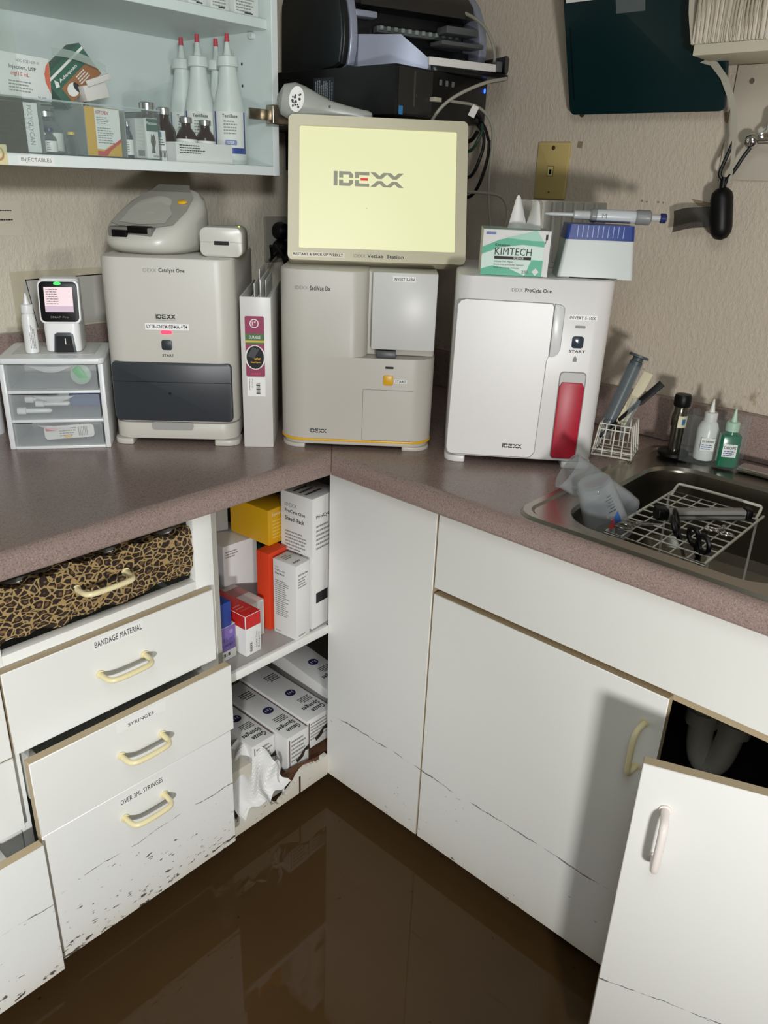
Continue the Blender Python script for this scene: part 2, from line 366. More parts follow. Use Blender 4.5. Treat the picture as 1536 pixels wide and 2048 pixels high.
# ================================================================== THE ROOM
WY = 0.61; WX = 0.61
mb = MB(); mb.box(-2.6, WX, WY, WY + 0.1, 0, 2.44, WALL_L); struct(mb.build('wall_left', flat=True))
mb = MB(); mb.box(WX, WX + 0.1, -2.9, WY + 0.1, 0, 2.44, WALL_R)
SCF = mat('scuffed_plaster', '8f7e66', .8); frw = F((WX - .0003, 0, 0), (0, -1, 0), (0, 0, 1))
for P in ([(.424, 1.556), (.446, 1.560), (.447, 1.528), (.438, 1.536), (.428, 1.541)], [(.436, 1.515), (.446, 1.517), (.440, 1.486), (.428, 1.478), (.432, 1.498)], [(.122, 1.508), (.134, 1.507), (.133, 1.494), (.121, 1.495)], [(.285, 1.397), (.289, 1.398), (.290, 1.394), (.286, 1.393)], [(.296, 1.395), (.300, 1.396), (.300, 1.393), (.297, 1.392)], [(.320, 1.396), (.326, 1.396), (.326, 1.393), (.321, 1.393)], [(.332, 1.396), (.336, 1.395), (.335, 1.392), (.332, 1.393)], [(.390, 1.404), (.430, 1.398), (.428, 1.388), (.405, 1.392)]): polyf(mb, frw, P, SCF)
struct(mb.build('wall_right', flat=True))
mb = MB(); mb.box(-2.7, -2.6, -2.9, WY + 0.1, 0, 2.44, WALL_L); struct(mb.build('wall_back', flat=True))
mb = MB(); mb.box(-2.7, WX + 0.1, -3.0, -2.9, 0, 2.44, WALL_L); struct(mb.build('wall_front', flat=True))
mb = MB(); mb.box(-2.7, WX + 0.1, -3.0, WY + 0.1, -0.1, 0, mat('floor_tile', '5b4a38', 0.6)); struct(mb.build('floor', flat=True))
mb = MB(); mb.box(-2.7, WX + 0.1, -3.0, WY + 0.1, 2.44, 2.54, mat('ceiling_paint', 'cfcbc0', 0.8)); struct(mb.build('ceiling', flat=True))
mb = MB(); mb.poly([(-2.6, -2.9, .042), (WX, -2.9, .042), (WX, WY, .042), (-2.6, WY, .042)], WATER)
o = mb.build('flood_water', flat=True); tag(o, 'shallow muddy brown flood water standing over the whole floor', 'water'); o['kind'] = 'stuff'

# ================================================================== COUNTERTOP with backsplash
ct = thing('countertop', 'speckled mauve-grey laminate countertop running round the corner to the sink', 'countertop', (0, 0, 0))
prof = [(WX - 0.012, 0.876), (0.012, 0.876), (0.012, 0.872), (-0.018, 0.872)]
for i in range(9):
    a = math.radians(-90 - 90 * i / 8); prof.append((-0.017 + 0.008 * math.cos(a), 0.880 + 0.008 * math.sin(a)))
for i in range(10):
    a = math.radians(180 - 90 * i / 9); prof.append((-0.006 + 0.019 * math.cos(a), 0.8955 + 0.019 * math.sin(a)))
prof += [(0.006, 0.9142), (0.014, 0.914), (WX - 0.012, 0.914)]
def run(d0fn, d1fn, place, prof):
    mb = MB(); n = len(prof); vs = [place(p, d0fn(p), z) for p, z in prof] + [place(p, d1fn(p), z) for p, z in prof]
    fs = [[i, (i + 1) % n, n + (i + 1) % n, n + i] for i in range(n)] + [list(range(n))[::-1], list(range(n, 2 * n))]
    mb.add(vs, fs, LAM); return mb
mb = run(lambda p: p - 0.0006, lambda p: -2.3, lambda p, d, z: (d, p, z), prof); mb.build('left_slab', ct)
# right run is made of front strip, side pieces and back strip round the sink cut-out
SX0, SX1, SY0, SY1 = 0.012, 0.53, -0.445, -1.255
fp = prof[:]; fp[0] = (SX0, 0.876); fp[1] = (SX0 - .001, 0.876); fp[-1] = (SX0, 0.914)
fp[-2] = (SX0 - 0.002, 0.914)
mb = MB()
def runY(prof, y0fn, y1, mb):
    n = len(prof); vs = [(p, y0fn(p), z) for p, z in prof] + [(p, y1, z) for p, z in prof]
    fs = [[i, (i + 1) % n, n + (i + 1) % n, n + i] for i in range(n)] + [list(range(n))[::-1], list(range(n, 2 * n))]
    mb.add(vs, fs, LAM)
runY(prof, lambda p: p - 0.0006, SY0, mb); runY(fp, lambda p: SY0, SY1, mb); runY(prof, lambda p: SY1, -2.0, mb)
mb.box(SX1, WX - .012, SY1, SY0, .876, .914, LAM)
mb.build('right_slab', ct)
mb = MB(); mb.box(-2.3, WX - .0005, WY - 0.021, WY - 0.0005, 0.9145, 1.095, LAM, 0.004); mb.build('backsplash', ct)
mb = MB(); mb.box(WX - 0.021, WX - 0.0005, -2.0, WY - 0.0215, 0.9145, 1.008, LAM, 0.004); mb.build('backsplash', ct)

# ================================================================== SINK
sk = thing('sink', 'stainless steel double sink set into the right-hand countertop', 'sink', (0, 0, 0))
mb = MB()
ox0, ox1, oy0, oy1 = -0.006, 0.548, -1.275, -0.430
def rr(x0, x1, y0, y1, r, n=6):
    pts = []
    for cx, cy, st in ((x0 + r, y0 + r, 180), (x1 - r, y0 + r, 270), (x1 - r, y1 - r, 0), (x0 + r, y1 - r, 90)):
        for i in range(n + 1):
            t = math.radians(st + 90 * i / n); pts.append((cx + r * math.cos(t), cy + r * math.sin(t)))
    return pts
bowls = [(0.030, 0.445, -0.855, -0.492), (0.030, 0.445, -1.245, -0.890)]
# deck: outer ring bevelled up, then a face with two holes bridged by strips
def ring(a, za, b, zb):
    n = len(a); mb.add([(x, y, za) for x, y in a] + [(x, y, zb) for x, y in b], [[i, (i + 1) % n, n + (i + 1) % n, n + i] for i in range(n)], STEEL)
o0 = rr(ox0, ox1, oy0, oy1, .045); o1 = rr(ox0 + .004, ox1 - .004, oy0 + .004, oy1 - .004, .042); o2 = rr(ox0 + .016, ox1 - .016, oy0 + .016, oy1 - .016, .034); o3 = rr(ox0 + .021, ox1 - .021, oy0 + .021, oy1 - .021, .03)
ring(o0, .9146, o1, .9195); ring(o1, .9195, o2, .9195); ring(o2, .9195, o3, .9165)
bm = bmesh.new()
def loop(pts, z):
    vs = [bm.verts.new((x, y, z)) for x, y in pts]; return [bm.edges.new((vs[i], vs[(i + 1) % len(vs)])) for i in range(len(vs))]
es = loop(o3, .9165)
for x0, x1, y0, y1 in bowls: es += loop(rr(x0, x1, y0, y1, .075, 8), .9165)
bmesh.ops.triangle_fill(bm, use_beauty=True, use_dissolve=False, edges=es); bm.verts.index_update(); mb.addbm(bm, STEEL)
mb.build('sink_deck', sk)
for x0, x1, y0, y1 in bowls:
    mb = MB(); steps = [(0, .9165, .075), (.004, .910, .073), (.006, .89, .073), (.012, .775, .075), (.02, .755, .075), (.04, .742, .07), (.16, .738, .02)]
    prev = None
    for ins, z, r in steps:
        cur = [(x, y, z) for x, y in rr(x0 + ins, x1 - ins, y0 + ins, y1 - ins, r, 8)]
        if prev: n = len(cur); mb.add(prev + cur, [[i, (i + 1) % n, n + (i + 1) % n, n + i] for i in range(n)], STEEL)
        prev = cur
    mb.poly(prev, STEEL); mb.build('bowl', sk)
    mb = MB(); mb.lathe([(.0, .7395), (.03, .7395), (.04, .7425), (.044, .7415)], CHROME, T((x0 + x1) / 2, (y0 + y1) / 2, 0)); mb.build('drain', sk)
mb = MB(); mb.box(.49, .535, -.76, -.62, .918, .928, CHROME, .006, 3); mb.lathe([(.02, .928), (.018, .95), (.012, .96)], CHROME, T(.512, -.74, 0)); mb.tube([(.512, -.83, .95), (.512, -.83, 1.0), (.45, -.85, 1.05), (.34, -.87, 1.06), (.27, -.88, 1.03)], .011, CHROME, 12, smooth=2)
mb.lathe([(.02, .918), (.018, .95), (.012, .96)], CHROME, T(.512, -.83, 0)); mb.box(.49, .535, -.9, -.76, .918, .928, CHROME, .006, 3)
mb.build('faucet', sk)

# ================================================================== BASE CABINETS, left bank
def pull(mb, fr, a, b, along=0.078, out=0.034, r=0.0048, m=CREAM_H, vert=False):
    """wire pull centred at (a,b) of plane fr, length along u (or v)"""
    n = fr[1].cross(fr[2]); h = along / 2
    d = fr[2] if vert else fr[1]; c = pt(fr, a, b)
    P = [c - d * h, c - d * h + n * (out * .35), c - d * (h - .002) + n * (out * .85), c - d * (h - .016) + n * out, c + d * (h - .016) + n * out, c + d * (h - .002) + n * (out * .85), c + d * h + n * (out * .35), c + d * h]
    mb.tube(P, r, m, 12, smooth=2); mb.cyl(c - d * h, c - d * h + n * .002, r * 1.5, m); mb.cyl(c + d * h, c + d * h + n * .002, r * 1.5, m)
def tanrim(axis, white):
    def rule(f):
        return white if abs(f.normal[axis]) > 0.5 else TAN
    return rule
def slabfront(mb, x0, x1, y, z0, z1, white, th=0.018):
    mb.box(x0, x1, y, y + th, z0, z1, white, 0.0012, 1, rule=tanrim(1, white))
FR = lambda y: F((0, y - .0004, 0), (1, 0, 0), (0, 0, 1))
def drawerbox(mb, x0, x1, y, z0, z1):
    for xa in (x0, x1 - .012): mb.box(xa, xa + .012, y + .019, y + .5, z0, z1, WHITE)
    mb.box(x0 + .012, x1 - .012, y + .019, y + .5, z0, z0 + .008, WHITE); mb.box(x0 + .012, x1 - .012, y + .488, y + .5, z0 + .008, z1, WHITE)
    mb.box(x0 + .012, x1 - .012, y + .0185, y + .03, z0 + .008, z1, WHITE)
# middle drawer cabinet
cb = thing('drawer_cabinet', 'white drawer cabinet with a leopard-print top drawer and BANDAGE MATERIAL label', 'cabinet', (-.5, 0, 0))
off = cb.location.copy()
def sub(mb, name, parent, label=None):
    """build from world coordinates under a parent placed anywhere without rotation"""
    base = Vector((0, 0, 0)); q = parent
    while q: base += q.location; q = q.parent
    mb.v = [v - base for v in mb.v]; return mb.build(name, parent, label)
mb = MB()
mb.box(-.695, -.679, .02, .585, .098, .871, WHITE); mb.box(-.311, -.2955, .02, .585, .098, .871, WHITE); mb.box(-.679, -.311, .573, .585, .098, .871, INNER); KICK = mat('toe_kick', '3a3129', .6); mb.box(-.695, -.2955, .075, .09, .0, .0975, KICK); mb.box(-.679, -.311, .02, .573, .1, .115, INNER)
sub(mb, 'carcass', cb)
mb = MB(); mb.box(-.335, -.2955, .0, .0195, .098, .871, WHITE_L, .001); mb.box(-.695, -.679, .0, .0195, .098, .871, WHITE_L, .001)
mb.box(-.679, -.335, .0, .0195, .722, .742, WHITE, .001)
sub(mb, 'face_frame', cb)
# leopard drawer
mb = MB()
def leo(u, v):
    x = -.674 + .340 * u; z = .750 + .096 * v + .0035 * math.sin(u * 17 + 2 * v) + .003 * math.sin(u * 41)
    y = .006 + .004 * math.sin(u * 9 + v * 4) + .002 * math.sin(u * 37 + v * 21) + (0.010 * (1 - v) ** 3)
    return (x, y, z)
mb.grid(leo, 60, 16, LEO); mb.grid(lambda u, v: (lambda p: (p[0], p[1] + .02 * v, p[2]))(leo(u, 1)), 60, 2, LEO)
mb.grid(lambda u, v: (lambda p: (p[0], p[1] + .02 * v, p[2]))(leo(1 - u, 0)), 60, 2, LEO)
ld = sub(mb, 'drawer', cb, 'leopard-print fabric covered top drawer')
mb = MB(); drawerbox(mb, -.672, -.338, .004, .752, .842); sub(mb, 'drawer_box', ld)
mb = MB(); pull(mb, FR(.006), -.508, .806, .086); sub(mb, 'handle', ld)
# bandage drawer
mb = MB(); slabfront(mb, -.692, -.3135, -.0195, .577, .7255, WHITE); 
rect(mb, FR(-.0195), -.548, -.457, .7015, .722, mat('label_tape', 'ecebe6', 0.3)); text(mb, FR(-.0199), 'BANDAGE MATERIAL', -.545, -.460, .7055, .7165, INK)
d2 = sub(mb, 'drawer', cb); mb = MB(); pull(mb, FR(-.0195), -.501, .6545, .082); sub(mb, 'handle', d2); mb = MB(); drawerbox(mb, -.672, -.338, -.0195, .60, .70); sub(mb, 'drawer_box', d2)
# third and fourth drawer, pulled out
mb = MB(); slabfront(mb, -.691, -.3145, -.065, .4425, .5865, WHITE)
rect(mb, FR(-.065), -.548, -.455, .5625, .5835, mat('label_tape', 'ecebe6', 0.3)); text(mb, FR(-.0654), 'SYRINGES', -.527, -.479, .566, .5725, INK)
d3 = sub(mb, 'drawer', cb); mb = MB(); pull(mb, FR(-.065), -.506, .5165, .078); sub(mb, 'handle', d3); mb = MB(); drawerbox(mb, -.672, -.338, -.065, .46, .56); sub(mb, 'drawer_box', d3)
mb = MB(); slabfront(mb, -.6905, -.3225, -.065, .165, .4423, WHITE_L)
rect(mb, FR(-.065), -.560, -.470, .413, .433, mat('label_tape', 'ecebe6', 0.3)); text(mb, FR(-.0654), 'OVER 3ML SYRINGES', -.556, -.474, .4165, .4265, INK)
d4 = sub(mb, 'drawer', cb, 'mould-flecked bottom drawer'); mb = MB(); pull(mb, FR(-.065), -.5125, .3865, .078); sub(mb, 'handle', d4); mb = MB(); drawerbox(mb, -.672, -.338, -.065, .18, .33); sub(mb, 'drawer_box', d4)
# left neighbour
cb = thing('drawer_cabinet', 'white drawer cabinet at the left edge with its bottom drawer pulled out', 'cabinet', (-1.0, 0, 0))
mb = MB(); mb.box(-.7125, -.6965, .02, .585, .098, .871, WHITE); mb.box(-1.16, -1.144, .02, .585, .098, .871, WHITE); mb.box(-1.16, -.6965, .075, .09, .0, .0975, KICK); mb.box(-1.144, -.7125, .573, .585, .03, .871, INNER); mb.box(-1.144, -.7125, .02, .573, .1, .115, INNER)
sub(mb, 'carcass', cb)
mb = MB(); mb.box(-.735, -.6965, .0, .0195, .098, .871, WHITE_L, .001); mb.box(-1.16, -1.13, .0, .0195, .098, .871, WHITE_L, .001); mb.box(-1.13, -.735, 0, .0195, .722, .742, WHITE, .001); sub(mb, 'face_frame', cb)
for z0, z1, y, wm in ((.745, .858, -.0195, WHITE), (.577, .7255, -.0195, WHITE), (.435, .5755, -.0195, WHITE), (.165, .442, -.082, WHITE_L)):
    mb = MB(); slabfront(mb, -1.15, -.6955, y, z0, z1, wm); d = sub(mb, 'drawer', cb)
    mb = MB(); pull(mb, FR(y), -.92, (z0 + z1) / 2, .082); sub(mb, 'handle', d); mb = MB(); drawerbox(mb, -1.12, -.74, y, z0 + .015, z1 - .02); sub(mb, 'drawer_box', d)
# open corner shelf unit
cb = thing('corner_shelf_unit', 'open white corner cabinet with one shelf of boxes and a broken bottom rail', 'cabinet', (0, .3, 0))
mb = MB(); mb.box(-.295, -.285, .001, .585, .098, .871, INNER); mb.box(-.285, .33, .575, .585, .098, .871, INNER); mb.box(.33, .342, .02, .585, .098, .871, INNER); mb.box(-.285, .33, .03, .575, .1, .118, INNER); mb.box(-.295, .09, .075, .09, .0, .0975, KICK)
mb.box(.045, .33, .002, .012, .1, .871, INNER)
sub(mb, 'carcass', cb)
mb = MB(); mb.box(-.285, .33, .012, .574, .492, .508, mat('shelf_grey', 'aaa6a2', 0.5)); mb.box(-.285, -.0005, .0015, .0115, .4885, .5083, WHITE, .001); sub(mb, 'shelf', cb)
# bottom rail, swollen and broken through in two places
mb = MB(); rs = random.Random(3)
def railtop(x):
    pts = [(-.285, .150), (-.262, .128), (-.245, .150), (-.232, .156), (-.20, .158), (-.185, .150), (-.178, .118), (-.15, .104), (-.135, .112), (-.118, .120), (-.098, .137), (-.085, .150), (-.06, .158), (-.03, .150), (-.0, .153)]
    for (a, b), (c, d) in zip(pts, pts[1:]):
        if a <= x <= c: return b + (d - b) * (x - a) / (c - a)
    return .15
P = [(-.285, .094), (-.0005, .094)]; xs = [-.0005 - .2845 * i / 70 for i in range(71)]; P += [(x, railtop(x) + rs.uniform(-.0022, .0022)) for x in xs]
mb.prism([(x, z) for x, z in P], -.001, -.013, flood_white('swollen_rail', 'dedacd', .2, .7, .094, .7), M=Matrix(((1, 0, 0, 0), (0, 0, -1, 0), (0, 1, 0, 0), (0, 0, 0, 1))) @ T(0, 0, 0))
mb.box(-.092, -.088, -.0005, .0008, .094, .143, mat('rust', '3c2314', .7))
sub(mb, 'bottom_rail', cb)

# ================================================================== BASE CABINET, right bank (face on x=0)
FX = lambda x: F((x - .0004, 0, 0), (0, -1, 0), (0, 0, 1))     # a = -y
def slabx(mb, y0, y1, x, z0, z1, white, th=.018):
    mb.box(x, x + th, y0, y1, z0, z1, white, 0.0012, 1, rule=tanrim(0, white))
cb = thing('filler_cabinet', 'tall blank white corner cabinet front between open shelf and sink cabinet', 'cabinet', (0, -.14, 0))
mb = MB(); slabx(mb, -.276, .0045, 0, .097, .868, WHITE_R); sub(mb, 'panel', cb)
mb = MB(); mb.box(.0185, .04, -.278, .001, .1, .87, mat('backing_frame', '8d7f68', .6)); mb.box(.075, .09, -.278, .07, .0, .1, KICK); sub(mb, 'backing_frame', cb)
cb = thing('sink_cabinet', 'white sink cabinet with one door swung open under the sink', 'cabinet', (0, -.74, 0))
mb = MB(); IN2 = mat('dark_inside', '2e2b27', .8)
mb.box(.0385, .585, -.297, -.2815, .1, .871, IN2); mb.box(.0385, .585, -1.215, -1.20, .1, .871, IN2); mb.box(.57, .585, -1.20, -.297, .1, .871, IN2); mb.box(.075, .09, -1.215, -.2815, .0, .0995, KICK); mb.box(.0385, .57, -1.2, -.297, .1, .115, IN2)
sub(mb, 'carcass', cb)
mb = MB(); mb.box(.019, .038, -.30, -.2815, .1, .868, TAN); mb.box(.019, .038, -1.215, -1.195, .1, .868, TAN); mb.box(.019, .038, -1.195, -.30, .690, .725, TAN); mb.box(.019, .038, -1.195, -.30, .098, .118, TAN); sub(mb, 'face_frame', cb)
mb = MB(); slabx(mb, -1.21, -.2795, 0, .7125, .866, WHITE); sub(mb, 'false_front', cb)
mb = MB(); slabx(mb, -.7425, -.2795, 0, .097, .7005, WHITE_R); dd = sub(mb, 'door', cb); mb = MB(); pull(mb, FX(0), .7135, .598, .086, .036, vert=True); sub(mb, 'handle', dd)
# open door, hinged at y=-1.208; its own frame
hinge = Vector((0.0, -1.208)); free = Vector((-.165, -.778)); ang = math.degrees(math.atan2(free.y - hinge.y, free.x - hinge.x))
do = bpy.data.objects.new('door', None)
mb = MB(); L = .4606   # local: x from hinge to free edge, +y = outward face
M = T(hinge.x, hinge.y, 0) @ RZ(ang)
mb.box(0, L, -.018, 0, .097, .7005, WHITE_R, .0012, 1)
for i, f in enumerate(mb.f):
    n = (Vector(mb.v[f[1]]) - Vector(mb.v[f[0]])).cross(Vector(mb.v[f[2]]) - Vector(mb.v[f[0]])).normalized()
    if abs(n.y) < .5: mb.mi[i] = mb.slot(TAN)
mb.v = [M @ v for v in mb.v]; dd = sub(mb, 'door', cb, 'open door with white handle')
fr = F(M @ Vector((L, 0.0004, 0)), M.to_3x3() @ Vector((-1, 0, 0)), (0, 0, 1))
mb = MB(); pull(mb, fr, .040, .591, .086, .034, .0058, PINKW, vert=True); sub(mb, 'handle', dd)
# drain pipes inside
pv = thing('drain_trap', 'pale plastic drain trap hanging in the dark under the sink', 'pipe', (.27, -.74, .4)); mb = MB(); PVC = mat('pvc', 'c9c7bd', .4)
mb.tube([(.27, -.725, .72), (.27, -.725, .56), (.27, -.727, .47), (.27, -.735, .425), (.27, -.752, .413), (.27, -.769, .43), (.27, -.778, .48), (.27, -.782, .53), (.3, -.784, .545), (.56, -.79, .55)], .0235, PVC, 16, smooth=2)
mb.cyl((.27, -.725, .50), (.27, -.725, .53), .031, PVC, 10); mb.cyl((.27, -.782, .51), (.27, -.783, .535), .031, PVC, 10); sub(mb, 'pipe', pv)

# ================================================================== ANALYSERS ON THE COUNTER
Z0 = .9141
def frontrule_none(f): return None
C = (-.295, .313, Z0)
cat = thing('chemistry_analyzer', 'tall pale analyser with dark flap and red light, between plastic drawers and binder', 'lab analyser', C, -45)
mb = MB(); W, D_, H = .246, .345, .357
mb.rbox(0, W, 0, D_, .046, H, .036, DEV, .006)
LB = mat('label_white', 'efeeea', .4)
f0 = front(0)
text(mb, f0, 'IDEXX', .082, .107, .331, .3375, GREYINK); text(mb, f0, 'Catalyst One', .111, .158, .3295, .3385, INK, True)
logo(mb, f0, .100, .137, .2475, .2555, INK); text(mb, f0, 'LABORATORIES', .100, .137, .2435, .2460, GREYINK)
rect(mb, f0, .079, .160, .227, .239, LB, .0002); text(mb, F((0, -.0009, 0), (1, 0, 0), (0, 0, 1)), 'LYTE-CHEM-SDMA +T4', .082, .157, .2295, .2365, INK, True)
text(mb, f0, 'START', .107, .129, .1765, .1815, INK, True)
mb.build('housing', cat)
mb = MB(); mb.rbox(.002, W - .002, .003, D_, .012, .045, .034, DEV, .003); mb.build('reagent_drawer', cat)
mb = MB(); rrect(mb, f0, .076, .158, .032, .0475, .007, mat('grey_recess', '9b9a95', .5), .0004); mb.build('drawer_pull', cat)
mb = MB()
for a, b in ((0, .038), (.197, W)):
    mb = MB(); mb.rbox(a, b, 0, .05, 0, .0119, [.022, .004, .004, .004] if a == 0 else [.004, .022, .004, .004], DEV, .002); mb.build('foot', cat)
mb = MB(); mb.box(.01, W - .01, .25, .34, 0, .0119, DEV, .003); mb.build('foot', cat)
mb = MB(); mb.prism(rr(.010, .236, .0505, .1655, .009), -.01, .0035, DARK, M=XZ, bev=.002)
vv = F((0, -.0039, 0), (1, 0, 0), (0, 0, 1)); rect(mb, vv, .011, .235, .1275, .1284, BLACK); disc(mb, vv, .117, .106, .0028, .0028, BLACK); mb.build('flap', cat)
mb = MB(); rrect(mb, f0, .107, .128, .2195, .2260, .003, mat('red_light', 'ff2b45', .4, emit=3.0), .0006); mb.build('indicator_light', cat)
mb = MB(); mb.prism(rr(.107, .127, .1895, .2085, .0045), -.002, .0025, DARK, M=XZ, bev=.0008); mb.build('start_button', cat)

SV = (-.061, .086, Z0)
sv = thing('urine_analyzer', 'pale analyser with yellow base stripe and START button, under the lit monitor', 'lab analyser', SV, -48.6)
mb = MB(); W = .302
mb.rbox(0, W, 0, .30, .0205, .185, [.05, .045, .03, .03], DEV, 0, n=8)
mb.rbox(0, .170, 0, .30, .185, .345, [.05, .034, .002, .03], DEV, .005, n=8, ends='top')
mb.rbox(.165, .300, .034, .30, .185, .343, [.001, .006, .03, .001], DEV, .003)
f0 = front(0)
text(mb, f0, 'IDEXX', .033, .057, .309, .3150, GREYINK); text(mb, f0, 'SediVue Dx', .0605, .099, .3075, .3160, INK, True)
logo(mb, f0, .060, .094, .0325, .0405, INK)
rrect(mb, f0, .206, .222, .166, .1705, .001, BLACK)
rect(mb, f0, .225, .249, .138, .146, LB, .0001); text(mb, F((0, -.0007, 0), (1, 0, 0), (0, 0, 1)), 'START', .2265, .2475, .1395, .1445, INK, True)
for a0, a1, b0, b1 in ((.164, .262, .1235, .1243), (.164, .1648, .021, .124), (.164, .262, .0209, .0216)): rect(mb, f0, a0, a1, b0, b1, GREYINK, .0001)
mb.build('housing', sv)
mb = MB(); mb.box(.1765, .299, .016, .036, .199, .3435, mat('cover_white', 'd8d8d4', .35), .003)
fv = F((0, .0156, 0), (1, 0, 0), (0, 0, 1)); rect(mb, fv, .214, .257, .327, .337, LB, .0001); text(mb, F((0, .0153, 0), (1, 0, 0), (0, 0, 1)), 'INVERT 5-10X', .216, .2555, .3287, .3345, INK, True)
mb.build('loading_cover', sv)
mb = MB(); mb.box(.188, .226, .006, .034, .1853, .1975, mat('slot_grey', '55585a', .4), .002); mb.build('sample_port', sv)
mb = MB(); mb.prism(rr(.203, .2225, .134, .1535, .0045), -.002, .003, YEL, M=XZ, bev=.001); mb.build('start_button', sv)
mb = MB(); mb.rbox(-.001, W + .001, -.001, .301, .0155, .0203, [.05, .045, .03, .03], YEL, .0008, n=8); mb.build('yellow_stripe', sv)
mb = MB(); mb.rbox(.004, W - .004, .004, .296, .008, .0153, [.046, .041, .03, .03], DEV, .001, n=8)
mb.build('base', sv)
mb = MB(); mb.rbox(.002, .05, .002, .05, 0, .0079, [.04, .003, .003, .003], DEV, .001); mb.build('foot', sv); mb = MB(); mb.rbox(.245, .300, .002, .06, 0, .0079, [.003, .035, .003, .003], DEV, .001); mb.build('foot', sv); mb = MB(); mb.box(.02, .28, .23, .28, 0, .0079, DEV, .002); mb.build('foot', sv)

PC_ = (.119, -.192, Z0)
pc = thing('blood_analyzer', 'bright white analyser with tall crimson slot, nearest the sink', 'lab analyser', PC_, -52.3)
mb = MB(); W, D_ = .284, .315
mb.rbox(0, W, 0, D_, .013, .352, [.030, .032, .04, .04], DEVW, .006, n=8)
f0 = front(0)
text(mb, f0, 'IDEXX', .098, .119, .3265, .3325, GREYINK); text(mb, f0, 'ProCyte One', .123, .170, .3245, .3335, INK, True)
rect(mb, f0, .205, .256, .2815, .2915, LB, .0001); text(mb, F((0, -.0007, 0), (1, 0, 0), (0, 0, 1)), 'INVERT 5-10X', .2075, .2535, .2835, .2890, INK, True)
rrect(mb, f0, .219, .2375, .2675, .2725, .0015, mat('grey_lamp', '6c6c6a', .4), .0001); text(mb, f0, 'START', .2135, .243, .2235, .2285, INK, True)
polyf(mb, f0, [(.2225, .207), (.2295, .207), (.2295, .213), (.226, .218), (.2225, .213)], mat('grey_lamp', '6c6c6a', .4), .0001)
mb.build('housing', pc)
mb = MB(); mb.rbox(.0, .040, .0, .05, 0, .0129, [.024, .004, .004, .004], DEVW, .002); mb.build('foot', pc); mb = MB(); mb.rbox(.226, W, 0, .05, 0, .0129, [.004, .024, .004, .004], DEVW, .002); mb.build('foot', pc); mb = MB(); mb.box(.02, .26, .25, .30, 0, .0129, DEVW, .002); mb.build('foot', pc)
mb = MB(); P = [(.012, .018), (.158, .018), (.165, .020), (.1715, .030), (.1745, .205), (.1775, .214), (.1775, .303), (.174, .3085), (.020, .310), (.011, .307), (.006, .300), (.003, .030), (.006, .021)]
mb.prism([(x + (-.0011 if x < .09 else .0011), z + (-.0011 if z < .15 else .0011)) for x, z in P], -.0005, .0004, mat('seam_grey', '8f8d8a', .6), M=XZ)
mb.prism(P, -.0004, .0016, DEVW, M=XZ, bev=.0006, seg=1); logo(mb, F((0, -.0020, 0), (1, 0, 0), (0, 0, 1)), .110, .1475, .0355, .0435, INK); mb.build('door', pc)
mb = MB(); P = [(.1785, .2145), (.1855, .2145), (.1925, .219), (.1965, .228), (.1965, .300), (.193, .306), (.186, .3085), (.1785, .3085)]
mb.prism([(x + .0012, z) for x, z in P], -.0005, .0002, GREYINK, M=XZ); mb.prism(P, 0, .006, mat('handle_white', 'dfe0df', .3), M=XZ, bev=.002); mb.build('door_handle', pc)
mb = MB(); rrect(mb, f0, .202, .2515, .019, .1885, .008, mat('seam_grey', '8f8d8a', .6), .0002); rrect(mb, f0, .204, .2495, .150, .1865, .007, mat('recess_pale', 'b9b7b4', .4), .0007); mb.build('slot_recess', pc)
mb = MB(); P = [(.206, .021), (.2475, .021), (.2500, .026), (.2500, .160), (.245, .1685), (.2085, .1685), (.2035, .160), (.2035, .026)]
mb.prism(P, .0004, .0035, RED, M=XZ, bev=.0015); mb.build('sample_drawer', pc)
mb = MB(); mb.prism(rr(.2165, .2375, .232, .2535, .005), -.002, .0022, mat('button_slate', '3c4450', .15), M=XZ, bev=.0008); mb.build('start_button', pc)

# monitor
mo = thing('monitor', 'glowing cream monitor standing on the middle analyser', 'monitor', (-.008, .119, 1.2672), rot=(math.radians(-19.2), 0, math.radians(-44.24)))
mb = MB(); BEZ = mat('cream_bezel', 'cfc8ad', .4)
# frame with an opening
def frame(mb, x0, x1, z0, z1, a0, a1, b0, b1, y0, y1, m, r=.01):
    out = rr(x0, x1, z0, z1, r, 5); inn = rr(a0, a1, b0, b1, .003, 5); n = len(out)
    # rr orders corners alike, so the rings pair up
    v = [(x, y0 + .0, z) for x, z in out] + [(x, y0 + .0006, z) for x, z in inn] + [(x, y0 + .006, z) for x, z in inn] + [(x, y1, z) for x, z in out]
    fs = []
    for i in range(n):
        j = (i + 1) % n; fs += [[i, j, n + j, n + i], [n + i, n + j, 2 * n + j, 2 * n + i], [3 * n + i, 3 * n + j, j, i]]
    fs.append([3 * n + i for i in range(n)]); mb.add(v, fs, m)
out0 = rr(.0, .345, .0, .272, .012, 5)
frame(mb, .0015, .3435, .0015, .2705, .0225, .3225, .0245, .2515, -.004, .035, BEZ)
mb.prism(rr(0, .345, 0, .272, .010, 5), .003, .034, BEZ, M=Matrix(((1, 0, 0, 0), (0, 0, 1, 0), (0, 1, 0, 0), (0, 0, 0, 1))) @ T(0, 0, 0), bev=.002) if False else None
fm = F((0, -.0045, 0), (1, 0, 0), (0, 0, 1))
rect(mb, fm, .010, .110, .0065, .0165, mat('tape_cream', 'ddd7c2', .4), .0001); text(mb, F((0, -.0050, 0), (1, 0, 0), (0, 0, 1)), 'RESTART & BACK UP WEEKLY', .0125, .107, .0095, .0145, INK, True)
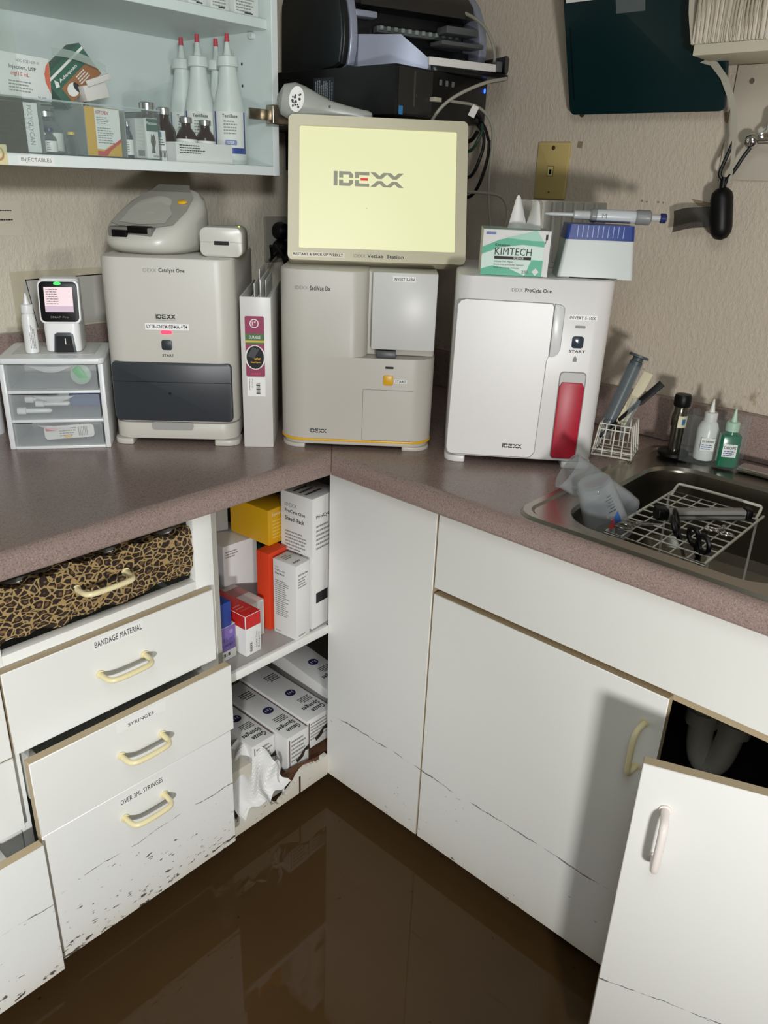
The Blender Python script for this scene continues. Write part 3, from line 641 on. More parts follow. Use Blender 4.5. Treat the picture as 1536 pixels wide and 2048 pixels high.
text(mb, fm, 'IDEXX', .127, .150, .0090, .0150, GREYINK); text(mb, fm, 'VetLab', .1535, .184, .0090, .0155, mat('slate_ink', '3a4048', .5), True); text(mb, fm, 'Station', .191, .2235, .0090, .0155, mat('slate_ink', '3a4048', .5), True)
mb.build('bezel', mo)
mb = MB(); fsn = F((0, .0015, 0), (1, 0, 0), (0, 0, 1))
SCR = mat('screen_glow', 'f2f3be', .3, emit=0.93); MATS['screen_glow'].node_tree.nodes['Principled BSDF'].inputs['Base Color'].default_value = (.05, .05, .045, 1)
rect(mb, fsn, .022, .323, .024, .252, SCR)
fsl = F((0, .0010, 0), (1, 0, 0), (0, 0, 1)); LG = mat('screen_logo_grey', '9f9f88', .3, emit=.75); LR = mat('screen_logo_red', 'e8201c', .3, emit=.9)
for k in (LG, LR): k.node_tree.nodes['Principled BSDF'].inputs['Base Color'].default_value = (.02, .02, .02, 1)
logo(mb, fsl, .0875, .2215, .1435, .1705, LG, LR); disc(mb, fsl, .151, .103, .0009, .0007, LG)
mb.build('screen', mo)
mb = MB(); mb.box(.04, .305, .034, .06, .035, .24, BEZ, .012, 3); mb.box(.13, .215, .058, .080, .045, .16, BEZ, .008, 2); mb.build('rear_housing', mo)
UN = RX(19.2); mb = MB(); mb.rbox(.10, .235, .030, .16, -.0085, -.001, .03, BEZ, .002, M=UN); mb.box(.14, .205, .10, .125, -.001, .06, BEZ, .004, M=UN); mb.build('stand', mo)

# binder
bi = thing('ring_binder', 'slim white ring binder with magenta spine label, standing between two analysers', 'binder', (-.1150, .1310, Z0), -44.6)
mb = MB(); VIN = mat('white_vinyl', 'd2cfc9', .35); W = .058
mb.box(0, W, 0, .004, 0, .2925, VIN, .0015); mb.box(0, .003, .004, .275, 0, .2925, VIN, .001); mb.box(W - .003, W, .004, .275, 0, .2925, VIN, .001)
f0 = front(0); MG = mat('label_magenta', '8f2550', .4)
rrect(mb, f0, .0085, .0445, .143, .2575, .003, MG, .0001); rect(mb, f0, .0085, .0445, .2125, .2250, mat('label_green', '3e6a35', .4), .0003); rect(mb, f0, .0085, .0445, .2085, .2122, mat('label_yellow', 'd0b53a', .4), .0003)
rect(mb, f0, .0085, .0445, .2052, .2083, mat('label_green', '3e6a35', .4), .0003)
disc(mb, f0, .0265, .180, .0195, .0235, PAPER, .0004); disc(mb, f0, .0265, .180, .0165, .022, BLACK, .0005)
polyf(mb, f0, [(.012, .182), (.021, .199), (.035, .196), (.024, .178)], DARK, .0006)
fl = F((0, -.0011, 0), (1, 0, 0), (0, 0, 1)); text(mb, fl, 'DURABLE', .016, .037, .2155, .2215, PAPER, True); text(mb, fl, 'NEW!', .025, .037, .1745, .1795, YEL, True); text(mb, fl, 'EasyOpen', .018, .036, .1685, .1725, YEL, True); text(mb, fl, 'AVERY', .018, .036, .1465, .1505, mat('label_red', 'd84a4e', .4), True)
disc(mb, f0, .026, .244, .0085, .0085, PAPER, .0005); disc(mb, f0, .026, .244, .0068, .0068, MG, .0006); text(mb, fl, '1"', .022, .029, .240, .248, PAPER, True)
rect(mb, f0, .010, .0445, .104, .141, LB, .0001)
for i in range(9): rect(mb, f0, .027, .0345, .1085 + i * .0026, .1085 + i * .0026 + (.0012 if i % 3 else .002), INK, .0003)
lines(mb, F((0, -.0006, 0), (0, 0, -1), (1, 0, 0)), -.139, -.112, .013, .022, 3, GREYINK)
mb.build('cover', bi)
mb = MB()
rs = random.Random(5)
for i in range(7):
    x = .010 + i * .0058; mb.box(x, x + .0035, .03, .255, .006, .280 - rs.random() * .004, PAPER)
mb.box(.034, .0355, .05, .25, .006, .318, PAPER); mb.box(.018, .0195, .09, .22, .006, .306, PAPER); mb.box(.026, .0275, .12, .25, .006, .330, PAPER); mb.box(.040, .0412, .10, .25, .006, .312, PAPER); mb.build('pages', bi)
for z in (.06, .146, .235): mb = MB(); mb.tube([(.008, .014, z), (.010, .03, z), (.03, .042, z), (.048, .03, z), (.050, .014, z)], .0013, CHROME, 6, smooth=1); mb.build('ring', bi)

# ================================================================== THINGS ON TOP OF THE ANALYSERS
def place(org, yaw, x, y, z):
    r = math.radians(yaw); return (org[0] + x * math.cos(r) - y * math.sin(r), org[1] + x * math.sin(r) + y * math.cos(r), org[2] + z)
sn = thing('test_reader', 'domed grey-white test reader with yellow button, on the tall left analyser', 'test reader', tuple(Vector(place(C, -45, .089, .128, .3573)) - Vector(place((0, 0, 0), -62, .085, .105, 0))), -62)
mb = MB()
SH = mat('reader_shell', 'c5c2b8', .3); SG = mat('reader_grey', 'a5a299', .28)
def egg(t, s):   # s: 0 bottom .. 1 top
    pass
def dome(mb, m, x0, x1, y0, y1, zf0, zb0, zf1, zb1, s0=1, s1=1, n=36, e=2.6):
    cx, cy, a, b = (x0 + x1) / 2, (y0 + y1) / 2, (x1 - x0) / 2, (y1 - y0) / 2
    def ringp(s, zf, zb):
        o = []
        for i in range(n):
            t = 2 * math.pi * i / n; c, d = math.cos(t), math.sin(t)
            x = cx + a * s * math.copysign(abs(c) ** (2 / e), c); y = cy + b * s * math.copysign(abs(d) ** (2 / e), d)
            k = (y - y0) / (y1 - y0); o.append((x, y, zf + (zb - zf) * k))
        return o
    return ringp
g = dome(mb, SH, 0, .170, 0, .210, 0, 0, 0, 0)
R = [g(.76, 0, 0), g(.90, .006, .004), g(.98, .012, .026), g(1.0, .018, .055), g(.985, .024, .088), g(.94, .029, .108), g(.84, .033, .120), g(.55, .035, .127), g(.25, .036, .129)]
vs = [v for r in R for v in r]; n = 36
mb.add(vs, [[j * n + i, j * n + (i + 1) % n, (j + 1) * n + (i + 1) % n, (j + 1) * n + i] for j in range(len(R) - 1) for i in range(n)] + [[(len(R) - 1) * n + i for i in range(n)], list(range(n))[::-1]], SH)
mb.build('shell', sn)
mb = MB()
def top(x, y, l=.001): 
    k = y / .21; return (x * .944, y * .977, .0345 + l + (.129 - .0345) * k * .977 - .006 * abs((x - .09) / .09) ** 3)
P = [(.022, .045), (.05, .030), (.09, .028), (.13, .030), (.158, .045), (.160, .10), (.15, .15), (.12, .185), (.09, .19), (.06, .185), (.03, .15), (.02, .10)]
mb.poly([top(x, y) for x, y in P], SG)
P = [(.04 + .0, .045), (.09, .035), (.14, .045), (.138, .08), (.115, .11), (.09, .12), (.065, .11), (.042, .08)]
mb.poly([top(x, y, .0018) for x, y in P], mat('reader_dish', 'b9b6ad', .22)); mb.build('top_panel', sn)
mb = MB(); mb.box(.034, .122, .010, .034, .030, .0475, mat('reader_slot', '77746c', .4), .003); mb.box(.045, .075, .004, .024, .030, .042, BLACK, .001); mb.box(.075, .115, .008, .03, .037, .0495, BLACK, .001); mb.build('test_slot', sn)
mb = MB(); mb.lathe([(.010, 0), (.010, .002), (.007, .0035)], YEL, T(*top(.137, .125, .001)) @ RX(19) @ Matrix.Diagonal((1, .7, 1, 1)), 20); mb.build('yellow_button', sn)
mb = MB(); P = [top(.045, .165, .002), top(.135, .165, .002), top(.125, .182, .006), top(.055, .182, .006)]; mb.poly(P, mat('reader_slot', '77746c', .4)); mb.build('handle_recess', sn)

sb = thing('card_reader', 'small pale box with black slot and green light, beside the domed reader', 'card reader', place(C, -45, .181, .040, .3573), -45)
mb = MB(); mb.prism(rr(0, .079, 0, .0525, .013, 6), 0, -.085, SH, M=XZ, bev=.003); rect(mb, front(0), .0, .079, .0262, .0266, GREYINK); mb.build('shell', sb)
mb = MB(); rrect(mb, front(0), .027, .054, .0215, .0285, .001, BLACK, .0004); mb.build('slot', sb)
mb = MB(); mb.box(.068, .0705, .035, .0375, .0525, .0535, mat('green_light', 'c8ff3c', .4, emit=5)); mb.build('indicator_light', sb)

km = thing('tissue_box', 'green and white laboratory wipes carton on top of the bright white analyser', 'tissue box', place(PC_, -52.3, .0415, .011, .3525), -52.3)
mb = MB(); TE = mat('teal_print', '3fb08a', .45); TL = mat('teal_pale', '9fd2bd', .45); TD = mat('teal_dark', '2d8a6c', .45); W, H, D_ = .118, .077, .105
def kr(f):
    return TD if f.normal.x > .5 else (mat('teal_top', '9cbcae', .5) if f.normal.z > .5 else CARD)
mb.box(0, W, 0, D_, 0, H, CARD, .0006, 1, rule=kr)
f0 = front(0)
polyf(mb, f0, [(0, .047), (.03, .060), (.07, .070), (.10, .077), (.108, .077), (.108, .05), (.07, .053), (.03, .047), (.0, .035)], TE)
polyf(mb, f0, [(.04, .0636), (.07, .0706), (.092, .077), (.108, .077), (.108, .060), (.085, .060)], TL, .0002)
polyf(mb, f0, [(0, .034), (.03, .046), (.07, .052), (.108, .050), (.108, .0), (.0, .0)], mat('teal_faint', 'd2e8dc', .45), .00005)
polyf(mb, f0, [(0, 0), (0, .010), (.02, .016), (.05, .012), (.08, .0)], TE, .0001); polyf(mb, f0, [(.088, .028), (.108, .028), (.108, 0), (.078, 0)], TE, .0001)
polyf(mb, f0, [(.112, .0), (.108, .02), (.108, .055), (.113, .077), (.118, .077), (.118, 0)], CARD, .0003); polyf(mb, f0, [(.094, .077), (.110, .055), (.114, .077)], CARD, .0003)
text(mb, front(-.0004), '1', .109, .113, .062, .071, INK, True)
rrect(mb, f0, .005, .0225, .068, .0725, .001, NAVY, .0002)
fk = F((0, -.001, 0), (1, 0, 0), (0, 0, 1))
text(mb, fk, 'Kimwipes', .0225, .048, .0480, .0535, INK, True); text(mb, fk, 'KIMTECH', .0225, .087, .0345, .0465, INK); rect(mb, fk, .0225, .087, .0275, .0325, INK); text(mb, F((0, -.0015, 0), (1, 0, 0), (0, 0, 1)), 'SCIENCE', .056, .074, .0283, .0317, CARD, True)
for i, (tt, wd) in enumerate((('Delicate Task Wipers', .034), ('Essuie-tout pour tâches délicates', .053), ('Paños para tareas delicadas', .045))): text(mb, fk, tt, .0225, .0225 + wd, .0215 - i * .0052, .0250 - i * .0052, INK)
text(mb, fk, '280', .0725, .085, .004, .010, GREYINK, True); polyf(mb, fk, [(.090, .008), (.0965, .0015), (.103, .008), (.0965, .0145)], CARD)
fs_ = F((W + .0004, 0, 0), (0, 1, 0), (0, 0, 1)); rect(mb, fs_, .012, .045, .040, .066, TL); lines(mb, F((W + .0006, 0, 0), (0, 1, 0), (0, 0, 1)), .014, .044, .032, .064, 6, CARD); rect(mb, fs_, .005, .030, .004, .022, CARD)
for i in range(6): rect(mb, F((W + .0007, 0, 0), (0, 1, 0), (0, 0, 1)), .012 + i * .0024, .0132 + i * .0024, .007, .018, INK)
mb.build('carton', km)
mb = MB(); TIS = mat('tissue_white', 'e9e8e4', .8)
mb.grid(lambda u, v: (.044 + .036 * u * (1 - .62 * v) + .010 * v, .05 + .012 * math.sin(u * 3.2) + .012 * v, H - .002 + .058 * v * (1 - .25 * (2 * u - 1) ** 2)), 8, 8, TIS)
mb.grid(lambda u, v: (.075 + .028 * u * (1 - .45 * v) + .008 * v, .046 + .010 * math.cos(u * 3.4) + .016 * v, H - .002 + .050 * v * (1 - .3 * (2 * u - 1.3) ** 2)), 8, 8, TIS)
mb.build('tissue', km)
tb = thing('tip_box', 'white tapered pipette tip box with ribbed blue lid, right of the wipes carton', 'tip box', place(PC_, -52.3, .179, .022, .3525), -52.3)
mb = MB(); WT = mat('tip_box_white', 'd5dbd8', .35)
def taper(mb, x0, x1, y0, y1, z0, z1, ti, m, r=.006, tiy=None):
    a = rr(x0, x1, y0, y1, r); b = rr(x0 + ti, x1 - ti * .8, y0 + (tiy if tiy is not None else ti * .4), y1 - ti * .4, r); n = len(a)
    mb.add([(x, y, z0) for x, y in a] + [(x, y, z1) for x, y in b], [[i, (i + 1) % n, n + (i + 1) % n, n + i] for i in range(n)] + [list(range(n))[::-1], list(range(n, 2 * n))], m)
taper(mb, 0, .134, 0, .085, 0, .065, .0085, WT); rect(mb, F((0, -.0001, 0), (1, 0, 0), (0, 0, 1)), .022, .106, .0003, .0018, BLACK, .0002); mb.build('base', tb)
mb = MB(); taper(mb, .0075, .1275, .002, .082, .0652, .090, .003, NAVY)
for i in range(10): mb.box(.0265 + i * .0088, .0278 + i * .0088, .0022, .006, .068, .0885, mat('lid_rib', '7d92c8', .3)) 
mb.build('lid', tb)
pp = thing('pipette', 'grey laboratory pipette with dark blue plunger lying across the tip box', 'pipette', place(PC_, -52.3, .151, .072, .4565), -52.3)
mb = MB(); XA = RY(90); PG = mat('pipette_grey', 'c6c8c8', .3); PD = mat('pipette_dark', '8b8d8d', .35)
mb.lathe([(.0015, 0), (.0032, .012), (.0035, .050), (.0075, .052), (.0075, .066), (.0078, .0665), (.0078, .080), (.0095, .084), (.0085, .085)], PG, XA); mb.build('shaft', pp)
mb = MB(); mb.lathe([(.0100, .083), (.0112, .095), (.0115, .150), (.0105, .165), (.0085, .168)], mat('pipette_body', 'cfd4d6', .3), XA @ Matrix.Diagonal((1, 1, 1, 1))); text(mb, F((.0, -.0117, -.004), (1, 0, 0), (0, 0, 1)), 'M', .100, .108, 0, .008, GREYINK); mb.build('grip', pp)
mb = MB(); mb.lathe([(.0095, .080), (.0120, .083), (.0120, .090), (.0095, .093)], PD, XA); mb.build('collar', pp); mb = MB(); mb.lathe([(.011, .160), (.0130, .164), (.0128, .176), (.013, .1765), (.013, .185), (.009, .188)], PD, XA); mb.build('collar', pp)
mb = MB(); mb.lathe([(.0055, .186), (.0055, .204), (.0085, .205), (.0085, .213), (.006, .215)], mat('plunger_blue', '252c66', .3), XA); mb.build('plunger', pp)
mb = MB(); mb.lathe([(.0057, .186), (.0057, .2035)], PG, XA); mb.build('plunger_rod', pp)
rk = thing('tip_rack', 'pale ribbed plastic rack leaning on the wall behind the wipes carton', 'tip rack', place(PC_, -52.3, .118, .20, .3525), -52.3, rot=(math.radians(-14), 0, math.radians(-52.3)))
mb = MB(); RKM = mat('rack_grey', 'b9b5ab', .45); mb.box(0, .17, 0, .012, 0, .128, RKM, .002)
for i in range(8): 
    x = .008 + i * .0205; mb.prism([(x, 0), (x + .016, 0), (x + .011, .010)], .01, .124, RKM, M=Matrix(((1, 0, 0, 0), (0, -1, 0, 0), (0, 0, 1, 0), (0, 0, 0, 1))))
mb.build('rack', rk)
cd_ = thing('grey_card', 'thin grey folded card leaning at the left behind the wipes carton', 'card', place(PC_, -52.3, .085, .165, .3525), -52.3, rot=(math.radians(-10), math.radians(14), math.radians(-52.3)))
mb = MB(); mb.box(0, .028, 0, .004, 0, .098, mat('card_grey', '8f8b80', .6), .0008); mb.build('card', cd_)

# ================================================================== LEFT END OF THE COUNTER
DR = (-.458, .407, Z0)
dw = thing('plastic_drawer_tower', 'small three-drawer plastic unit with clear drawers at the left of the counter', 'drawer unit', DR, -36.6)
PW = mat('drawer_white', 'dcdedd', .3); W, H, D_ = .184, .176, .15
mb = MB(); 
for xa, xb in ((0, .010), (W - .010, W)): mb.box(xa, xb, .0, D_, 0, H - .012, PW, .002)
mb.box(.010, W - .010, D_ - .006, D_, 0, H - .012, PW)
for z in (0, .0525, .1085): mb.box(.010, W - .010, 0.001, D_ - .006, z, z + .006, PW, .001)
mb.build('frame', dw)
mb = MB(); mb.rbox(-.002, W + .002, -.003, D_ + .002, H - .0118, H, .012, PW, .003); mb.rbox(.018, W - .018, .03, D_ - .012, H, H + .0012, .01, mat('lid_inset', 'c3c4c0', .35), .0005); mb.build('top', dw)
for z0, z1 in ((.0075, .0515), (.0600, .1075), (.1160, .1635)):
    mb = MB(); FRO = mat('drawer_frost', 'cfd3d4', .2, alpha=.30)
    mb.grid(lambda u, v: (.013 + (W - .026) * u, -.002 - .005 * math.exp(-((u - .5) / .16) ** 2) * v - .002 * math.sin(u * math.pi), z0 + (z1 - z0) * v), 24, 6, FRO)
    mb.box(.013, .014, .002, .13, z0, z1 - .004, FRO); mb.box(W - .014, W - .013, .002, .13, z0, z1 - .004, FRO); mb.box(.014, W - .014, .002, .13, z0, z0 + .001, FRO)
    d = mb.build('drawer', dw)
    mb = MB(); mb.grid(lambda u, v: (.055 + .074 * u, -.0085 - .006 * math.sin(u * math.pi) * (1 - v) , z1 - .001 - .012 * v * math.sin(u * math.pi)), 14, 4, mat('drawer_lip', 'e6e8e8', .12, alpha=.6)); mb.build('drawer_pull', d)
def inner(name, label, catg, x, y, z, fn):
    t = thing(name, label, catg, place(DR, -36.6, x, y, z), -36.6); mb = MB(); fn(mb); mb.build(name + '_body', t); return t
def fgreen(mb): mb.lathe([(.019, 0), (.019, .004), (.017, .005)], mat('clear_disc', 'b9d6bd', .3, alpha=.5), RX(82)); mb.box(-.008, .008, -.006, -.002, -.016, .016, mat('bright_green', '2fae4e', .4), .002, M=RY(-35))
inner('green_clip', 'bright green plastic clip in a round holder, in the top clear drawer', 'clip', .140, .02, .141, fgreen)
for k, (x, z, lab) in enumerate(((.030, .071, 'white-capped sample tube lying lowest in the middle clear drawer'), (.060, .080, 'white-capped sample tube lying upper right in the middle clear drawer'), (.038, .084, 'stubby white-capped tube lying upper left in the middle clear drawer'))):
    t = thing('sample_tube', lab, 'tube', place(DR, -36.6, x - .012, .02 + .018 * k, z), -36.6, group='tubes in the middle clear drawer')
    mb = MB(); mb.lathe([(.0035, .015), (.0045, .016), (.0045, .058 if k < 2 else .035), (.002, .062 if k < 2 else .038)], mat('tube_white', 'e4e6e6', .3), XA, 14); mb.build('barrel', t)
    mb = MB(); mb.lathe([(.0065, 0), (.007, .001), (.007, .0145), (.006, .0155)], PAPER, XA, 16); mb.build('cap', t)
t = thing('small_packet', 'blister packet with red and yellow print in the bottom clear drawer', 'packet', place(DR, -36.6, .062, .012, .0145), -36.6, rot=(math.radians(-6), math.radians(-3), math.radians(-36.6)))
mb = MB(); mb.prism(rr(0, .092, 0, .026, .007), 0, -.006, PAPER, M=XZ, bev=.0012); f0 = front(0); rrect(mb, f0, .003, .026, .0165, .023, .002, mat('label_red', 'd84a4e', .4), .0002); lines(mb, front(-.0002), .028, .060, .004, .023, 4, GREYINK); polyf(mb, f0, [(.034, .002), (.050, .002), (.046, .009)], YEL, .0003)
for i in range(6): rect(mb, front(-.0002), .063 + i * .003, .0645 + i * .003, .004, .022, GREYINK)
mb.build('packet', t)
t = thing('blue_folded_cloth', 'dark blue folded cloth at the back of the middle clear drawer', 'cloth', place(DR, -36.6, .10, .085, .0595), -36.6)
mb = MB(); mb.box(0, .065, 0, .03, 0, .030, mat('cloth_blue', '2c4a86', .8), .006, 3); mb.build('cloth', t)
# dropper bottle and handheld reader on top
t = thing('dropper_bottle', 'slim white dropper bottle standing on the clear-drawer unit', 'bottle', place(DR, -36.6, .0545, .042, H + .0014), -36.6)
mb = MB(); BW = mat('bottle_white', 'e2e2df', .3); mb.lathe([(.0105, 0), (.0122, .002), (.0122, .062), (.0108, .070), (.0085, .074)], BW); lines(mb, F((.0045, -.0122, 0), (0, 0, 1), (-1, 0, 0)), .01, .055, -.006, .004, 4, GREYINK); mb.build('bottle', t)
mb = MB(); mb.lathe([(.0110, .0735), (.0112, .0745), (.0108, .0885), (.0095, .0895)], BW); mb.build('cap', t); mb = MB(); mb.lathe([(.0058, .0895), (.0045, .095), (.0022, .106), (.0018, .109), (.0, .1095)], BW); mb.build('nozzle', t)
hr = thing('handheld_reader', 'white handheld reader with lit touch screen on the clear-drawer unit', 'handheld reader', place(DR, -36.6, .0745, .045, H + .0014), -36.6)
mb = MB(); mb.rbox(.003, .067, .0, .075, 0, .055, .012, DEVW, .004); mb.rbox(.0, .070, .018, .060, .050, .134, .014, DEVW, .006); mb.build('body', hr)
mb = MB(); M9 = T(0, .004, .053) @ RX(-9); XZM = M9 @ XZ
mb.prism(rr(-.002, .072, 0, .079, .010), 0, -.014, DEVW, M=XZM, bev=.003); mb.prism(rr(.001, .069, .003, .076, .009), .0004, -.004, BLACK, M=XZM, bev=.001)
fh = F(M9 @ Vector((0, -.0012, 0)), M9.to_3x3() @ Vector((1, 0, 0)), M9.to_3x3() @ Vector((0, 0, 1)))
SCP = mat('small_screen', 'd9c3c6', .3, emit=.55); rect(mb, fh, .010, .060, .021, .066, SCP); rect(mb, fh, .010, .060, .021, .032, mat('small_screen_low', 'b9a4b2', .3, emit=.5), .0002); lines(mb, fh, .013, .035, .034, .064, 7, mat('screen_text', '7c6c72', .5), .1); text(mb, fh, 'SNAP Pro', .018, .050, .010, .0135, GREYINK); mb.build('screen_panel', hr)
mb = MB(); disc(mb, fh, .0345, .0725, .0065, .0028, mat('green_lamp', '2bf04a', .4, emit=2.2), .0004); mb.build('indicator_light', hr)
mb = MB(); mb.prism([(.018, .001), (.022, .034), (.027, .037), (.050, .037), (.055, .034), (.058, .001)], -.001, .0025, mat('port_grey', '454c52', .35), M=XZ, bev=.001); mb.prism([(.022, .001), (.025, .031), (.052, .031), (.054, .001)], .002, .003, BLACK, M=XZ); mb.box(.040, .0415, -.0045, -.003, .016, .027, PAPER); mb.build('port', hr)
lp = thing('leopard_box', 'brown leopard-patterned box at the left edge of the counter', 'box', (-.62, .46, Z0), -20)
mb = MB(); mb.box(0, .12, 0, .09, 0, .115, LEO, .004); mb.build('box', lp)
lc = thing('cup_lid', 'white plastic lid standing at the far left beside the leopard box', 'lid', (-.445, .545, Z0)); mb = MB(); mb.lathe([(.035, .0), (.036, .15), (.040, .165), (.043, .168), (.043, .174), (.0, .176)], PW, None, 28); mb.build('lid', lc)

# ================================================================== SINK CONTENTS
def cup(name, label, a, b, ra, rb, prints):
    """translucent cup, closed end at a (radius ra), open rim at b (radius rb)"""
    t = thing(name, label, 'cup', a, group=None); L = (Vector(b) - Vector(a)).length; M = align((0, 0, 0), Vector(b) - Vector(a))
    mb = MB(); mb.lathe([(0, 0.001), (ra * .9, 0), (ra, .003), (ra + (rb - ra) * .12, L * .12), (ra + (rb - ra) * .13 + .0012, L * .13), (rb, L - .003), (rb + .0018, L - .002), (rb + .0018, L), (rb - .0008, L), (ra - .001, .006)], MILKY, M, 36, cap=False)
    mb.build('cup_body', t)
    mb = MB(); UU = Vector((-.62, -.60, .5)); ax = (Vector(b) - Vector(a)).normalized(); n = (UU - ax * UU.dot(ax)).normalized(); s = n.cross(ax) * -1
    def surf(ang, h):
        r = ra + (rb - ra) * h / L + .0008; return ax * h + (n * math.cos(ang) + s * math.sin(ang)) * r
    for i in range(prints): 
        h = L * (.22 + i * .05); w_ = .42 if i % 2 else .30
        mb.add([surf(w_ * (k / 6) - .3, h + dz) for dz in (0, .0012) for k in range(7)], [[k, k + 1, k + 8, k + 7] for k in range(6)], INK)
    if prints > 3:
        for a0, a1, h0, h1, m_ in ((-.35, .25, .52, .70, mat('cup_blue', '2b5a9a', .5)), (.0, .35, .58, .74, mat('cup_red', 'c2463c', .5))):
            mb.add([surf(a0 + (a1 - a0) * k / 6, L * (h0 + (h1 - h0) * (1 if dz else k / 9))) for dz in (0, 1) for k in range(7)], [[k, k + 1, k + 8, k + 7] for k in range(6)], m_)
    mb.build('printed_scale', t); return t
cup('measuring_cup', 'clear measuring cup with blue and red print upturned in the sink corner', (.105, -.515, .968), (.135, -.545, .872), .0285, .0385, 6)
cup('measuring_cup', 'plain clear measuring cup lying tilted over the sink rim behind the printed cup', (.213, -.543, .889), (.143, -.446, .958), .026, .0335, 0)

wr = thing('wire_sink_rack', 'white wire rack standing in the sink with instruments on it', 'wire rack', (.225, -.6375, .7415))
mb = MB(); x0, x1, y0, y1, z = .092, .362, -.722, -.556, .892
def wv(p): return Vector(p) - wr.location
mb.tube([wv(p) for p in ((x0, y0, z), (x1, y0, z), (x1, y1, z), (x0, y1, z))], .0026, WIRE, 8, closed=True); mb.build('rim', wr)
mb = MB()
for i in range(1, 10): x = x0 + (x1 - x0) * i / 10; mb.tube([wv((x, y0, z + .002)), wv((x, y1, z + .002))], .0013, WIRE, 6)
for i in range(1, 6): y = y0 + (y1 - y0) * i / 6; mb.tube([wv((x0, y, z)), wv((x1, y, z))], .0013, WIRE, 6)
mb.build('grid', wr)
mb = MB(); mb.tube([wv(p) for p in ((.34, -.562, .892), (.362, -.562, .906), (.366, -.566, .909), (.366, -.712, .909), (.362, -.716, .906), (.34, -.716, .892))], .0026, WIRE, 8, smooth=1); mb.build('raised_rail', wr)
for y in (y0 + .003, y1 - .003):
    for x in (x0 + .025, x1 - .025): mb = MB(); mb.tube([wv((x, y, z)), wv((x + (.008 if x > .2 else -.004), y, .744))], .0022, WIRE, 8); mb.build('leg', wr)
BLK = mat('black_handle', '050506', .45, spec=.3)
tr = thing('trimmer', 'long grey trimmer with black ends lying across the wire rack', 'trimmer', (.2, -.60, .8975), rot=(0, 0, math.radians(-43)))
mb = MB(); mb.prism(rr(-.010, .010, 0, .018, .005), .012, .150, mat('trimmer_grey', '8c8b86', .35), M=RY(90) @ RZ(90), bev=.001); rect(mb, F((0, -.0106, .009), (1, 0, 0), (0, 0, 1)), .015, .148, 0, .0015, BLACK); mb.build('body', tr)
mb = MB(); mb.prism(rr(-.012, .012, 0, .021, .005), -.008, .0115, BLK, M=RY(90) @ RZ(90), bev=.002); mb.build('head', tr)
mb = MB(); mb.prism(rr(-.011, .011, 0, .020, .005), .1505, .162, BLK, M=RY(90) @ RZ(90), bev=.002); mb.build('end_cap', tr)
def loops(name, label, c, yaw, col, tilt, blade, ring=.0115, wire=.0028, cat_='scissors'):
    t = thing(name, label, cat_, c, rot=(math.radians(tilt), 0, math.radians(yaw)))
    for sx in (-1, 1):
        mb = MB(); P = []
        for i in range(14):
            a = 2 * math.pi * i / 14; P.append((sx * (ring * 1.15) + ring * math.cos(a), .035 + ring * 1.25 * math.sin(a), sx * .0012))
        mb.tube(P, wire, col, 8, closed=True); mb.tube([(sx * ring * .8, .024, sx * .0012), (sx * .004, .008, sx * .001), (-sx * .002, 0, sx * .001)], wire * .95, col, 8); mb.build('finger_loop', t)
        mb = MB(); mb.prism([(-sx * .0045, .004), (-sx * .0005, .006), (sx * .0045, -.01), (sx * .003, -blade), (sx * .0008, -blade - .004)] if sx < 0 else [(sx * .0008, -blade - .004), (sx * .003, -blade), (sx * .0045, -.01), (-sx * .0005, .006), (-sx * .0045, .004)], sx * .0012 - .0009, sx * .0012 + .0009, CHROME if cat_ != 'black' else BLK); mb.build('blade', t)
    mb = MB(); mb.cyl((0, 0, -.003), (0, 0, .0035), .003, CHROME, 12); mb.build('pivot', t); return t
loops('scissors', 'black-handled scissors hanging blades down through the middle of the wire rack', (.165, -.655, .884), 20, BLK, 68, .075, .0125, .0032)
loops('scissors', 'black-handled scissors hanging near the right front edge of the wire rack', (.128, -.700, .880), 60, BLK, 80, .075, .012, .0038)
loops('hemostat', 'shiny steel hemostat with ring handles beside the grey trimmer', (.235, -.695, .8985), 100, CHROME, 12, .05, .0105, .0018, 'hemostat')
loops('hemostat', 'steel hemostat lying at the left end of the wire rack beside the cups', (.145, -.585, .9005), 60, STEEL, 8, .05, .0115, .0018, 'hemostat')

wb = thing('wire_caddy', 'small white wire caddy holding syringe and brushes, right of the bright analyser', 'wire caddy', (.369, -.381, .9200), -74)
mb = MB(); W, D_, H = .070, .075, .066
for z in (.0018, .013): mb.tube([(-.004, -.004, z), (W + .004, -.004, z), (W + .004, D_, z), (-.004, D_, z)], .0017, WIRE, 6, closed=True)
mb.tube([(.004, 0, H), (W - .004, 0, H), (W - .004, D_, H), (.004, D_, H)], .0017, WIRE, 6, closed=True)
for i in range(1, 4): x = W * i / 4; mb.tube([(x - .0 + (x - W / 2) * .1, -.004, .002), (x, 0, H)], .0014, WIRE, 6); mb.tube([(x, D_, .002), (x, D_, H)], .0014, WIRE, 6)
for x, x2 in ((-.004, .004), (W + .004, W - .004)):
    for k in range(4): y = D_ * k / 3; mb.tube([(x, y - .003, .002), (x2, y, H)], .0014, WIRE, 6)
for k in range(5): mb.tube([(0, D_ * k / 4, .002), (W, D_ * k / 4, .002)], .0012, WIRE, 6)
mb.box(.006, W - .006, .0, .0015, H - .012, H - .010, WIRE)
mb.build('basket', wb)
def lean(name, label, cat_, a, b): 
    t = thing(name, label, cat_, a); return t, align((0, 0, 0), Vector(b) - Vector(a)), (Vector(b) - Vector(a)).length
t, M, L = lean('large_syringe', 'big clear syringe with dark grey plunger leaning in the wire caddy', 'syringe', (.405, -.375, .945), (.455, -.405, 1.112))
